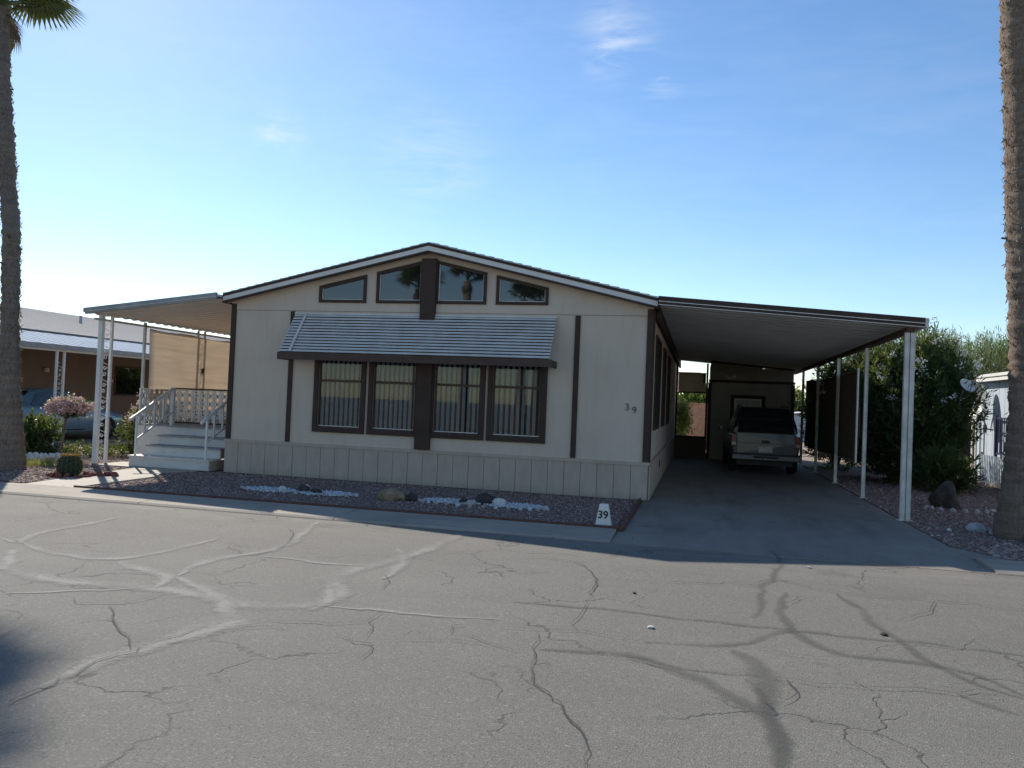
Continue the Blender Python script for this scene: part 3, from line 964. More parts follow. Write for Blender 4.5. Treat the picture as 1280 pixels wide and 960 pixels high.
# skirt
pitch = W/28
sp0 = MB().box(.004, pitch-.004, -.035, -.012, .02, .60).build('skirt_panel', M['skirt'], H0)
for k in range(1, 28):
    c_ = inst(sp0, H0, (k*pitch, (k % 2)*.004, 0))
MB().box(0, W, -.010, .02, .0, .60).build('skirt_backing', M['skirtseam'], H0)
MB().box(-.01, W+.02, -.05, -.0, .602, .655).build('skirt_rail', M['skirt'], H0)
pit2 = .6
sp1 = MB().box(W+.012, W+.035, .02, .59, .02, .60).build('skirt_panel', M['skirt'], H0)
for k in range(1, 27): inst(sp1, H0, (0, k*.61, 0))
MB().box(W-.05, W+.01, .02, HL, 0, .60).build('skirt_backing', M['skirtseam'], H0)
MB().box(W, W+.045, .11, HL, .602, .65).build('skirt_rail', M['skirt'], H0)
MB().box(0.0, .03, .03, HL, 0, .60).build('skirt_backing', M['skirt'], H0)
vent = MB().box(W+.036, W+.045, 3.2, 3.5, .36, .5).build('skirt_vent', M['brown'], H0)


def frame_quad(mb, a, b, zt, z0, w, y0, y1):
    """frame round opening a..b, bottom z0, top function zt(x); w = width outward"""
    mb.box(a-w, b+w, y0, y1, z0-w, z0)
    mb.prism_y([(a-w, z0), (a, z0), (a, zt(a)), (a-w, zt(a-w))], y0, y1)
    mb.prism_y([(b, z0), (b+w, z0), (b+w, zt(b+w)), (b, zt(b))], y0, y1)
    mb.prism_y([(a-w, zt(a-w)), (b+w, zt(b+w)), (b+w, zt(b+w)+w), (a-w, zt(a-w)+w)], y0, y1)


for i, (a, b) in enumerate(lowW):
    mb = MB(); frame_quad(mb, a, b, lambda x: LZ1, LZ0, .085, -.045, -.002)
    f = mb.build('window_frame', M['brown'], H0)
    s_ = MB(); q = .03
    s_.box(a, b, .01, .05, LZ0, LZ0+q); s_.box(a, b, .01, .05, LZ1-q, LZ1); s_.box(a, a+q, .01, .05, LZ0+q, LZ1-q); s_.box(b-q, b, .01, .05, LZ0+q, LZ1-q)
    s_.box(a+q, b-q, .0, .045, 1.83, 1.875)
    s_.build('sash', M['brownlite'], f)
    MB().box(a+q, b-q, -.001, .012, LZ0+q-.002, LZ0+q+.012).build('sill_strip', M['whitedirty'], f)
    MB().box(a+q, b-q, .024, .030, LZ0+q, LZ1-q).build('pane', M['glass'], f)
    bl = MB(); n = 9; pw = (b-a)/n
    for k in range(n):
        cx = a+pw*(k+.5); ang = math.radians(14+random.uniform(-7, 7)+(35 if (i == 3 and k in (8,)) else 0)); dx, dy = .027*math.cos(ang), .029*math.sin(ang)
        bl.add([(cx-dx, .085-dy, LZ0-.02), (cx+dx, .085+dy, LZ0-.02), (cx+dx, .085+dy, LZ1+.05), (cx-dx, .085-dy, LZ1+.05),
                (cx-dx, .088-dy, LZ0-.02), (cx+dx, .088+dy, LZ0-.02), (cx+dx, .088+dy, LZ1+.05), (cx-dx, .088-dy, LZ1+.05)],
               [(0, 1, 2, 3), (7, 6, 5, 4), (0, 3, 7, 4), (1, 5, 6, 2)])
    o = bl.build('blind_slat', M['blind'], f); o['kind'] = 'stuff'
for i, (a, b) in enumerate(upW):
    mb = MB(); frame_quad(mb, a, b, uptop, UPZ0, .055, -.04, -.009)
    f = mb.build('window_frame', M['brown'], H0)
    s_ = MB(); q = .016
    s_.box(a, b, -.004, .02, UPZ0, UPZ0+q); s_.prism_y([(a, UPZ0+q), (a+q, UPZ0+q), (a+q, uptop(a+q)), (a, uptop(a))], -.004, .02)
    s_.prism_y([(b-q, UPZ0+q), (b, UPZ0+q), (b, uptop(b)), (b-q, uptop(b-q))], -.004, .02)
    s_.build('sash', M['whitedirty'], f)
    MB().prism_y([(a+q, UPZ0+q), (b-q, UPZ0+q), (b-q, uptop(b-q)+.01), (a+q, uptop(a+q)+.01)], .010, .016).build('pane', M['glassdark'], f)
for a, b in sideW:
    fr_ = MB(); w_ = .07
    fr_.box(W+.001, W+.03, a-w_, b+w_, SZ0-w_, SZ0); fr_.box(W+.001, W+.03, a-w_, b+w_, SZ1, SZ1+w_)
    fr_.box(W+.001, W+.03, a-w_, a, SZ0, SZ1); fr_.box(W+.001, W+.03, b, b+w_, SZ0, SZ1)
    f = fr_.build('window_frame', M['brown'], H0)
    MB().box(W-.002, W+.006, a, b, SZ0, SZ1).build('sun_screen', M['screen'], f)
    MB().box(W+.007, W+.02, (a+b)/2-.02, (a+b)/2+.02, SZ0, SZ1).build('sash', M['brown'], f)

# window awning, part of the house
aw = MB().box(1.36, 6.40, -.05, -.011, 3.085, 3.115).build('window_awning', M['slat'], H0)
NS = 13
A0 = Vector((0, -.03, 3.085)); A1 = Vector((0, -.60, 2.335))
dn = (A1-A0).normalized()
for k in range(NS):
    c2 = A0.lerp(A1, (k+.60)/NS)+Vector((0, .012, .006)); c3 = c2+dn*.040
    MB().add([(1.38, c2.y, c2.z), (6.38, c2.y, c2.z), (6.38, c3.y, c3.z), (1.38, c3.y, c3.z), (1.38, c2.y+.006, c2.z-.003), (6.38, c2.y+.006, c2.z-.003), (6.38, c3.y+.006, c3.z-.003), (1.38, c3.y+.006, c3.z-.003)],
             [(0, 3, 2, 1), (4, 5, 6, 7), (0, 1, 5, 4), (1, 2, 6, 5), (2, 3, 7, 6), (3, 0, 4, 7)]).build('dark_slat', M['brown'], aw)
    c0 = A0.lerp(A1, (k+.12)/NS); c1 = c0+dn*.040
    o1 = Vector((0, -.012, -.006)); yy = c0+Vector((0, -.010, -.0)); y2 = c1+Vector((0, -.022, -.004))
    th = Vector((0, .004, .004))
    MB().add([(1.37, yy.y, yy.z), (6.39, yy.y, yy.z), (6.39, y2.y, y2.z), (1.37, y2.y, y2.z), (1.37, yy.y+.006, yy.z-.004), (6.39, yy.y+.006, yy.z-.004), (6.39, y2.y+.006, y2.z-.004), (1.37, y2.y+.006, y2.z-.004)],
             [(0, 3, 2, 1), (4, 5, 6, 7), (0, 1, 5, 4), (1, 2, 6, 5), (2, 3, 7, 6), (3, 0, 4, 7)]).build('awning_slat', M['slat'], aw)
for x in (1.62, 2.9, 4.1, 5.2, 6.2):
    MB().bar((x, A0.y+.02, A0.z-.02), (x, A1.y+.02, A1.z-.02), .025, .015).build('awning_rafter', M['slat'], aw)
MB().bar((1.60, A0.y-.03, A0.z+.012), (1.60, A1.y-.03, A1.z+.012), .05, .006, (0, -.8, .6)).build('awning_strap', M['slat'], aw)
MB().box(1.36, 6.44, -.625, -.60, 2.20, 2.33).build('awning_valance', M['brownlite'], aw)
for x in (1.36, 6.415):
    MB().box(x, x+.02, -.60, -.08, 2.20, 2.32).build('awning_valance', M['brownlite'], aw)


def text_mesh(name, s, size, mat, parent, origin, ax, upv, ext=.004, bold=0.0):
    cu = D.curves.new(name, 'FONT'); cu.body = s; cu.size = size; cu.extrude = ext; cu.align_x = 'CENTER'; cu.offset = bold
    to = D.objects.new(name, cu); COL.objects.link(to)
    bpy.context.view_layer.update()
    me = D.meshes.new_from_object(to)
    D.objects.remove(to); D.curves.remove(cu)
    me.materials.clear(); me.materials.append(mat)
    ax = Vector(ax).normalized(); upv = Vector(upv).normalized(); nn_ = ax.cross(upv)
    mt = Matrix(((ax.x, upv.x, nn_.x, origin[0]), (ax.y, upv.y, nn_.y, origin[1]), (ax.z, upv.z, nn_.z, origin[2]), (0, 0, 0, 1)))
    off = rootloc(parent) if parent else Vector((0, 0, 0))
    me.transform(Matrix.Translation(-off) @ mt)
    o = D.objects.new(name, me); COL.objects.link(o)
    if parent: o.parent = parent
    return o


text_mesh('house_number', '3', .165, M['lettergrey'], H0, (7.675, -.014, 1.535), (1, 0, .10), (-.10, 0, 1))
text_mesh('house_number', '9', .165, M['lettergrey'], H0, (7.80, -.014, 1.485), (1, 0, .10), (-.10, 0, 1))

# ------------------------------------------------------------------ carport
CP = thing('carport', 'aluminium carport roof on white posts along the right side of the cream home', 'carport', (10, 5, 0))


def cz(x): return 3.31-(x-8.16)*(.30/4.05)       # underside height


CY1 = 15.2
pan0 = None
npan = 40; pw = (CY1+.36)/npan
for k in range(npan):
    y0 = -.36+k*pw
    p_ = MB().add([(8.16, y0, cz(8.16)), (12.19, y0, cz(12.19)), (12.19, y0+.03, cz(12.19)), (8.16, y0+.03, cz(8.16)),
                   (8.16, y0+.034, cz(8.16)+.035), (12.19, y0+.034, cz(12.19)+.035), (12.19, y0+pw-.004, cz(12.19)+.035), (8.16, y0+pw-.004, cz(8.16)+.035),
                   (8.16, y0+pw-.001, cz(8.16)), (12.19, y0+pw-.001, cz(12.19))],
                  [(0, 3, 2, 1), (3, 4, 5, 2), (4, 7, 6, 5), (7, 8, 9, 6)])
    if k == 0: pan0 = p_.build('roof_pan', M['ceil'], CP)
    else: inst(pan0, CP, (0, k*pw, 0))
MB().prism_y([(8.16, cz(8.16)+.04), (12.19, cz(12.19)+.04), (12.19, cz(12.19)+.10), (8.16, cz(8.16)+.10)], -.34, CY1).build('roof_deck', M['white'], CP)
for z0, z1, y0, m_ in ((.055, .135, -.42, 'brown'), (.043, .054, -.43, 'white'), (.000, .042, -.41, 'brown'), (-.010, -.001, -.42, 'white')):
    MB().prism_y([(8.155, cz(8.16)+z0), (12.20, cz(12.20)+z0), (12.20, cz(12.20)+z1), (8.155, cz(8.16)+z1)], y0, -.362).build('front_fascia', M[m_], CP)
MB().box(12.202, 12.25, -.42, CY1, cz(12.2)-.01, cz(12.2)+.13).build('side_gutter', M['whitedirty'], CP)
MB().box(11.96, 12.08, -.33, CY1, 2.928, 3.003).build('carport_beam', M['brownlite'], CP)
MB().box(8.10, 8.159, .12, HL, 3.12, 3.26).build('carport_ledger', M['brown'], CP)


def cpost(y, name='carport_post'):
    mb = MB().box(-.028, .028, -.028, .028, .0, 2.925).box(-.034, -.0282, -.036, .036, .0, 2.925).box(.0282, .034, -.036, .036, .0, 2.925).box(-.07, .07, -.06, .06, .0, .012)
    return mb


pc = cpost(0).build(name='carport_post', mat=M['whitedirty'], parent=CP, world=False)
PY = [2.96, 6.18, 9.41, 12.63]
pc.location = Vector((12.02, PY[0], .004))-rootloc(CP)
for y in PY[1:]:
    inst(pc, CP, (0, y-PY[0], 0))
for dx in (-.036, .044):
    c_ = inst(pc, CP, (0, 0, 0)); c_.location = Vector((12.02+dx, -.26, .004))-rootloc(CP)
# small ceiling-mounted bits: wires
MB().tube([(9.0, 6.0, cz(9)-.01), (9.6, 6.1, cz(9.6)-.012)], .006, 5).build('ceiling_conduit', M['steelgrey'], CP)

# ------------------------------------------------------------------ storage room at the back of the carport
ST = thing('storage_room', 'tan storage room with brown trim and panelled door at the back of the carport', 'shed', (10.5, 14, 0))
sb = MB()
dx0, dx1, dz = 9.97, 10.82, 2.0
sb.box(9.2, dx0, 13.0, 13.12, 0, 3.15); sb.box(dx1, 11.78, 13.0, 13.12, 0, 2.98); sb.box(dx0, dx1, 13.0, 13.12, dz, 3.06)
sb.box(9.2, 9.3, 13.125, 16, 0, 3.1); sb.box(11.68, 11.78, 13.125, 16, 0, 2.95); sb.box(9.2, 11.78, 16.0, 16.1, 0, 3.0)
sb.build('wall', M['storagewall'], ST)
MB().box(9.15, 11.83, 12.965, 12.998, 2.50, 2.58).build('trim_board', M['brown'], ST)
MB().box(9.14, 9.24, 12.96, 12.998, 0, 2.49).build('trim_board', M['brown'], ST)
MB().box(11.72, 11.82, 12.96, 12.998, 0, 2.49).build('trim_board', M['brown'], ST)
MB().prism_y([(9.2, 3.13), (11.8, 2.94), (11.8, 2.99), (9.2, 3.2)], 12.95, 12.998).build('trim_board', M['brown'], ST)
db = MB(); frame_quad(db, dx0, dx1, lambda x: dz, 0.1, .11, 12.96, 12.997)
df = db.build('door_frame', M['brown'], ST)
dd = MB().box(dx0+.005, dx1-.005, 13.02, 13.06, .02, dz-.01).build('door', M['ceil'], ST)
wf = MB(); wf.box(dx0, dx0+.05, 12.99, 13.018, .1, dz); wf.box(dx1-.05, dx1, 12.99, 13.018, .1, dz); wf.box(dx0+.05, dx1-.05, 12.99, 13.018, dz-.05, dz)
wf.build('door_jamb', M['white'], ST)
for (a, b, c_, d_) in ((.12, .38, 1.15, 1.8), (.47, .73, 1.15, 1.8), (.12, .38, .3, .95), (.47, .73, .3, .95)):
    pm = MB(); pm.box(dx0+a, dx0+b, 13.008, 13.0198, c_, c_+.03).box(dx0+a, dx0+b, 13.008, 13.0198, d_-.03, d_).box(dx0+a, dx0+a+.03, 13.008, 13.0198, c_+.03, d_-.03).box(dx0+b-.03, dx0+b, 13.008, 13.0198, c_+.03, d_-.03)
    pm.build('door_panel', M['white'], dd)
MB().tube([(dx0+.07, 13.01, 1.0), (dx0+.07, 12.95, 1.0)], .03, 8).build('door_knob', M['chrome'], dd)
lf = thing('floodlight', 'twin floodlight fixture above the storage room door', 'lamp', (9.80, 12.96, 2.66))
MB().box(9.74, 9.86, 12.95, 12.998, 2.62, 2.72).build('back_plate', M['whitedirty'], lf)
for s in (-1, 1): MB().tube([(9.80+s*.04, 12.95, 2.68), (9.80+s*.11, 12.84, 2.70), (9.80+s*.13, 12.78, 2.69)], [.02, .035, .055], 8).build('lamp_head', M['whitedirty'], lf)
# half wall closing the gap, with screen above
hw = thing('half_wall', 'dark low wall with open screen frame between the home and the storage room', 'wall', (8.63, 13, 0))
MB().box(8.11, 9.135, 12.97, 13.05, 0, .66).build('wall_panel', M['browndoor'], hw)
MB().box(8.11, 9.135, 12.95, 13.07, .662, .72).build('cap_rail', M['brown'], hw)
MB().box(8.11, 8.17, 12.97, 13.05, .722, 3.1).build('frame_post', M['brown'], hw)
MB().box(9.07, 9.135, 12.97, 13.05, .722, 3.1).build('frame_post', M['brown'], hw)
MB().box(8.172, 9.068, 12.98, 13.04, 2.12, 2.16).build('frame_rail', M['brown'], hw)
MB().box(8.172, 9.068, 12.98, 13.04, 2.76, 2.79).build('frame_rail', M['brown'], hw)
o = MB().box(8.18, 9.06, 13.2, 13.21, 2.15, 2.77).build('shade_cloth', M['cloth'], None, (8.6, 13.2, 2.15)); tag(o, 'small tan shade cloth in the gap beside the storage room', 'shade cloth')
o = MB().box(8.98, 9.06, 12.90, 12.96, 2.45, 2.75).build('speaker_box', M['blackplastic'], None, (9.0, 12.93, 2.45)); tag(o, 'small dark box hung on the post left of the storage room', 'box')

# carport shade cloth on the right


def cloth_sheet(name, axis, c, a0, a1, zlo, zhi, mat, parent, sag=.03, n=24, m_=14):
    vs = []; fs = []
    for j in range(m_+1):
        for i in range(n+1):
            s = i/n; t_ = j/m_; a = a0+(a1-a0)*s
            z0 = zlo(s) if callable(zlo) else zlo; z1 = zhi(s) if callable(zhi) else zhi
            z = z0+(z1-z0)*t_
            w = sag*math.sin(math.pi*t_)*(.5+.5*math.sin(s*9+1))+.012*math.sin(s*31+t_*5)*math.sin(math.pi*t_)
            vs.append((c+w, a, z) if axis == 'x' else (a, c+w, z))
    for j in range(m_):
        for i in range(n):
            b = j*(n+1)+i; fs.append((b, b+1, b+n+2, b+n+1))
    o = mesh_obj(name, vs, fs, mat, parent, smooth=True)
    md = o.modifiers.new('thickness', 'SOLIDIFY'); md.thickness = .004
    return o


rc = thing('shade_cloth_screen', 'dark tan shade cloth screen stretched between the right carport posts', 'shade cloth', (12.1, 8.3, 0))
cloth_sheet('cloth', 'x', 12.10, 4.15, 12.55, lambda s: .64-.05*s+.03*math.sin(s*7), lambda s: 2.52+.10*s-.03*math.sin(s*math.pi), M['clothdark'], rc, .05)
MB().tube([(12.08, 4.12, .62), (12.08, 4.12, 2.6)], .022, 8).build('end_pole', M['white'], rc)
MB().tube([(12.09, 4.12, .64), (12.09, 12.55, .57)], .015, 6).build('bottom_rail', M['steelgrey'], rc)
MB().tube([(12.09, 4.12, 2.53), (12.09, 12.55, 2.61)], .012, 6).build('top_rail', M['steelgrey'], rc)

# ------------------------------------------------------------------ porch cover on the left
PC = thing('porch_cover', 'aluminium porch cover with scalloped edge at the left side of the home', 'porch roof', (-1.5, 5, 0))


def pz(x): return 3.33+(x-.0)*(.34/2.99)


PY1 = 12.0
npan = 48; pw = (PY1+.36)/npan
for k in range(npan):
    y0 = -.36+k*pw
    if k == 0:
        xa, xb = -2.98, -.095
        pan0 = MB().add([(xa, y0, pz(xa)), (xb, y0, pz(xb)), (xb, y0+.06, pz(xb)), (xa, y0+.06, pz(xa)),
                         (xa, y0+.10, pz(xa)+.022), (xb, y0+.10, pz(xb)+.022), (xb, y0+pw-.05, pz(xb)+.022), (xa, y0+pw-.05, pz(xa)+.022),
                         (xa, y0+pw-.001, pz(xa)), (xb, y0+pw-.001, pz(xb))],
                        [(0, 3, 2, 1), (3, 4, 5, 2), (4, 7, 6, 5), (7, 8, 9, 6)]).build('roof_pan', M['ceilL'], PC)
    else: inst(pan0, PC, (0, k*pw, 0))
MB().prism_y([(-2.98, pz(-2.98)+.05), (-.095, pz(-.095)+.05), (-.095, pz(-.095)+.09), (-2.98, pz(-2.98)+.09)], -.34, PY1).build('roof_deck', M['white'], PC)
MB().prism_y([(-3.0, pz(-3)+.045), (-.095, pz(-.095)+.045), (-.095, pz(-.095)+.115), (-3.0, pz(-3)+.115)], -.42, -.362).build('front_fascia', M['steelgrey'], PC)
MB().prism_y([(-3.0, pz(-3)+.034), (-.095, pz(-.095)+.034), (-.095, pz(-.095)+.044), (-3.0, pz(-3)+.044)], -.43, -.362).build('front_fascia', M['whitedirty'], PC)
MB().prism_y([(-3.0, pz(-3)-.005), (-.095, pz(-.095)-.005), (-.095, pz(-.095)+.033), (-3.0, pz(-3)+.033)], -.41, -.362).build('front_fascia', M['steelgrey'], PC)
MB().box(-3.03, -3.002, -.42, PY1, pz(-3)+.03, pz(-3)+.11).build('side_fascia', M['steelgrey'], PC)
MB().box(-2.875, -2.825, -.3, PY1, 2.885, 2.925).build('cover_beam', M['rail'], PC)


def scroll_post(x, y0, dx, dy, z0, z1, parent, mat, name='scroll_post', thick=.032, wide=None):
    """two tubes with wrought scrolls between them"""
    q = thing(name, None, None) if parent is None else None
    a = (x, y0); b = (x+dx, y0+dy)
    mb = MB(); w1 = wide or thick
    mb.box(a[0]-w1/2, a[0]+w1/2, a[1]-w1/2, a[1]+w1/2, z0, z1)
    mb.box(b[0]-thick/2, b[0]+thick/2, b[1]-thick/2, b[1]+thick/2, z0, z1)
    o = mb.build(name, mat, parent)
    sc = MB(); L = math.hypot(dx, dy); ux, uy = dx/L, dy/L
    z = z0+.15
    k = 0
    while z < z1-.25:
        for s in (0, 1):
            pts = []
            for i in range(15):
                tt = i/14; ang = tt*math.pi*2.2; r = .030*(1-.55*tt)
                cx = L/2+(-1 if s else 1)*0.0
                px = cx+(r*math.cos(ang))*(1 if (s+k) % 2 else -1); pz_ = z+(.06 if s else -.06)+r*math.sin(ang)*1.4
                pts.append((a[0]+ux*px, a[1]+uy*px, pz_))
            sc.tube(pts, .0055, 5)
        pts = [(a[0]+ux*L*(.5+.38*math.sin(i/8*math.pi*2)), a[1]+uy*L*(.5+.38*math.sin(i/8*math.pi*2)), z+.05+.22*i/8) for i in range(9)]
        sc.tube(pts, .006, 5)
        z += .34; k += 1
    sc.build('wrought_scroll', mat, o)
    return o


scroll_post(-2.87, -.08, .10, .17, .02, 3.02, PC, M['white'], wide=.085, thick=.05)
MB().box(-2.93, -2.81, -.14, -.02, 2.99, 3.03).build('post_cap', M['white'], PC)
scroll_post(-2.85, 3.05, 0, .26, .02, 2.98, PC, M['rail'], thick=.04)
MB().box(-2.875, -2.825, 1.15, 1.20, .02, 2.98).build('porch_post', M['rail'], PC)
scroll_post(-2.85, 6.3, 0, .2, .02, 2.98, PC, M['rail'], thick=.04)

lc = thing('shade_cloth_screen', 'sunlit tan shade cloth screen on the left side of the porch', 'shade cloth', (-2.8, 4, 0))
cloth_sheet('cloth', 'x', -2.78, 1.24, 6.2, 1.0, lambda s: 2.86-.04*math.sin(s*math.pi)-.02*math.sin(s*17), M['cloth'], lc, .03)

# ------------------------------------------------------------------ porch steps
PS = thing('porch_steps', 'white wooden porch with four steps, handrails and patterned white railing', 'porch', (-1.4, .8, 0))
X0, X1 = -1.95, -.27
ST_ = [(-.12, .235), (.25, .43), (.60, .615), (.95, .80)]
for i, (y, z) in enumerate(ST_):
    zl = 0.022 if i == 0 else ST_[i-1][1]
    y1 = ST_[i+1][0] if i < 3 else 2.1
    e0 = -.10 if i == 0 else 0
    MB().box(X0+e0, X1, y, y+.025, zl, z-.032).build('riser', M['step'], PS)
    MB().box(X0+e0-.01, X1+.01, y-.03, (y1 if i < 3 else 2.1)+.02, z-.03, z).build('tread', M['tread'] if i else M['step'], PS)
    MB().box(X1-.02, X1, y+.026, 2.1, zl if i else .02, z-.032).build('stair_side', M['stepside'], PS)
    MB().box(X0+e0, X0+e0+.02, y+.026, 2.1, zl if i else .02, z-.032).build('stair_side', M['step'], PS)
MB().box(-2.80, X0-.012, .98, 2.1, .77, .80).build('deck_board', M['tread'], PS)
MB().box(-2.80, X0-.012, .98, 1.0, .02, .768).build('deck_skirt', M['step'], PS)


def handrail(x, ext, parent):
    a = Vector((x, -.14, 1.02)); b = Vector((x, .96, 1.58)); d = (b-a)
    mb = MB(); mb.bar(a, b, .035, .045); mb.bar(a+Vector((0, .03, -.48)), b+Vector((0, 0, -.50)), .025, .03)
    r = mb.build('handrail', M['rail'], parent)
    MB().bar(a-d.normalized()*.17, a-d.normalized()*.002, .045, .055).build('rail_end', M['white'], r)
    for k in range(5):
        q = a.lerp(b, k/4); y = q.y+(.04 if k == 0 else 0)
        zb = (.235 if k == 0 else q.z-.49) if k < 4 else .8
        MB().box(x-.017, x+.017, y-.017, y+.017, zb, q.z-.02).build('baluster', M['rail'] if k else M['white'], r)


handrail(-1.93, .1, PS)
handrail(-.36, .1, PS)
MB().box(-.395, -.325, .93, 1.0, .802, 1.62).build('newel_post', M['rail'], PS)
MB().box(-1.965, -1.895, .945, 1.015, .802, 1.60).build('newel_post', M['rail'], PS)


def lattice(ax, c, a0, a1, z0, z1, parent):
    """cast breeze-pattern railing panel: uprights, crossed ovals and a row of circles"""
    mb = MB()
    P = (lambda a, z: (c, a, z)) if ax == 'x' else (lambda a, z: (a, c, z))
    th = .022
    for z in (z0, z0+.19, z1-.02): mb.bar(P(a0, z), P(a1, z), th, .022, (0, 0, 1))
    n = max(2, round((a1-a0)/.172)); w = (a1-a0)/n
    rows = 3; hh = (z1-.03-(z0+.20))/rows
    for k in range(n+1): mb.bar(P(a0+k*w, z0), P(a0+k*w, z1), *((.046, .03) if ax == 'y' else (.03, .046)))
    for k in range(n):
        cx = a0+(k+.5)*w
        for r in range(rows):
            cz_ = z0+.20+(r+.5)*hh
            for sg in (-1, 1): mb.bar(P(cx-w*.5, cz_-sg*hh*.5), P(cx+w*.5, cz_+sg*hh*.5), .026, .034)
        for q in (.25, .75):
            cx = a0+(k+q)*w; seg = [P(cx+w*.25*math.cos(i*math.pi/4), z0+.095+.085*math.sin(i*math.pi/4)) for i in range(9)]
            for s1, s2 in zip(seg[:-1], seg[1:]): mb.bar(s1, s2, .022, .026)
    return mb.build('lattice_panel', M['white'], parent)


lattice('y', 2.08, -2.76, -.10, .79, 1.56, PS)
lattice('x', -2.78, 1.05, 2.05, .60, 1.56, PS)
MB().box(-2.82, -.08, 2.05, 2.11, 1.562, 1.60).build('top_rail', M['brownlite'], PS)
MB().box(-2.76, -.10, 2.06, 2.10, .803, .84).build('bottom_rail', M['brownlite'], PS)
wr = thing('wall_ornament', 'small dark round ornament hung on the scroll post behind the porch', 'ornament', (-2.80, 3.18, 2.02))
MB().tube([(-2.80, 3.18+.0, 2.08), (-2.79, 3.18, 1.97)], [.05, .045], 10).build('ornament_disc', M['blackplastic'], wr)

# ------------------------------------------------------------------ number marker by the kerb
mk = thing('lot_marker', 'white tapered block with black number 39 at the corner of the gravel bed', 'marker', (7.70, -3.24, 0), -.05)
h, b0, b1, d0, d1 = .31, .105, .056, .08, .045
vs = [(-b0, -d0, 0), (b0, -d0, 0), (b0, d0, 0), (-b0, d0, 0), (-b1, -d1, h), (b1, -d1, h), (b1, d1, h), (-b1, d1, h)]
o = mesh_obj('marker_block', vs, [(0, 3, 2, 1), (4, 5, 6, 7), (0, 1, 5, 4), (1, 2, 6, 5), (2, 3, 7, 6), (3, 0, 4, 7)], M['white'], mk, world=False)
bv = o.modifiers.new('bevel', 'BEVEL'); bv.width = .012; bv.segments = 3
nt = text_mesh('marker_number', '39', .14, M['letter'], None, (0, -.0680, .128), (1, 0, 0), (0, .113, 1), .003, .003)
nt.parent = mk

# ------------------------------------------------------------------ rocks
gw_ = []


def ell(cx, cy, a, b, n, tilt=0):
    r = np.sqrt(RNG.random(n)); th = RNG.random(n)*6.283
    x = a*r*np.cos(th); y = b*r*np.sin(th)
    return np.stack([cx+x*math.cos(tilt)-y*math.sin(tilt), cy+x*math.sin(tilt)+y*math.cos(tilt)], 1)


P = np.concatenate([ell(2.15, -2.02, .48, .24, 600, -.1), ell(3.15, -1.98, .50, .26, 620, .1)])
tag(stones('white_gravel', P, .026, M['whitepebble'], .012, loc=(2.6, -2.1, 0)), 'patch of white stone chips in the gravel left of the tan rock', 'gravel', None, 'stuff')
P = np.concatenate([ell(5.2, -1.85, .50, .27, 600, 0), ell(6.2, -1.85, .50, .27, 620, .05)])
tag(stones('white_gravel', P, .026, M['whitepebble'], .012, loc=(5.8, -2.0, 0)), 'patch of white stone chips in the gravel right of the tan rock', 'gravel', None, 'stuff')
rock('rock', 4.30, -2.15, 0, .18, .14, .19, M['rocktan'], 'tan sandstone rock alone between the two white gravel patches', seed=3, lv=3)
rock('rock', 4.58, -2.05, 0, .12, .10, .12, M['rockdark'], 'small dark rock leaning against the tan sandstone rock', seed=4)
for i, (x, y, s, m_, lab) in enumerate([
    (2.42, -2.12, .09, 'rockwhite', 'white pointed rock in the left white gravel patch'),
    (2.72, -1.95, .11, 'rockdark', 'dark lava rock in the middle of the left white gravel patch'),
    (2.98, -2.05, .09, 'rockdark', 'smaller dark lava rock right of centre in the left gravel patch'),
    (2.66, -1.72, .065, 'rockpale', 'pinkish upright rock just behind the left white gravel patch'),
    (5.72, -1.80, .17, 'rockdark', 'large dark lava rock heading the right white gravel patch'),
    (5.98, -2.0, .12, 'rockwhite', 'flat white rock below the large dark rock in the right patch'),
    (5.55, -2.05, .09, 'rockpale', 'pale pointed rock left of the flat white rock'),
    (5.38, -1.92, .08, 'rockdark', 'small dark rock at the left of the right gravel patch')]):
    rock('rock', x, y, 0, s, s*.8, s*(1.5 if i == 3 else .95), M[m_], lab, seed=20+i)
for j, (cx, lab) in enumerate(((2.65, 'small border stone before the left white gravel patch'), (5.7, 'small border stone before the right white gravel patch'))):
    for k in range(16):
        tt = (k+.5)/16*math.pi; rx = 1.02; x = cx+rx*math.cos(math.pi+tt); y = -1.98-.30*math.sin(tt)+random.uniform(-.02, .02)
        rock('border_stone', x, y, 0, .038, .032, .045, M['rockpale'] if k % 3 else M['rockwhite'], ORD[k]+' from the left, '+lab, 'stones edging the white gravel patches' if j == 0 else 'stones edging the right gravel patch', 'stone', seed=60+k+j*20, lv=1)
# red rocks round the cactus
CX, CY = -1.58, -2.16
for k in range(11):
    a = math.radians(-200+k*27); rr = .29+random.uniform(-.04, .04)
    rock('red_rock', CX+.02+rr*1.25*math.cos(a), CY+rr*.9*math.sin(a), 0, random.uniform(.05, .08), random.uniform(.045, .065), random.uniform(.05, .085), M['rockred'], '%s red lava rock, counted from the back left, ringing the barrel cactus' % ORD[k], 'red rocks around the cactus', seed=k+100)
for k in range(4):
    rock('red_rock', -1.27+.06*(k % 2)+.09*k, -1.95+.12*(k//2), 0, .07, .06, .09, M['rockred'], '%s red lava rock from the left between cactus and porch post' % ORD[k], 'red rocks by the porch post', seed=k+130)
# white border stones
for k in range(11):
    tt = k/10; rock('white_stone', -4.75+.62*tt, -.28+.72*tt, 0, .085, .07, .13, M['rockwhite'], '%s rounded white stone from the left behind the left palm' % ORD[k], 'white stones behind the left palm', 'stone', seed=150+k)
for k in range(10):
    tt = k/9; rock('white_stone', -4.05+.10*tt-.35*tt, 1.0+1.9*tt, 0, .085, .07, .11, M['rockwhite'], '%s rounded white stone, counted from the front, behind the porch post' % ORD[k], 'white stones behind the porch post', 'stone', seed=170+k)
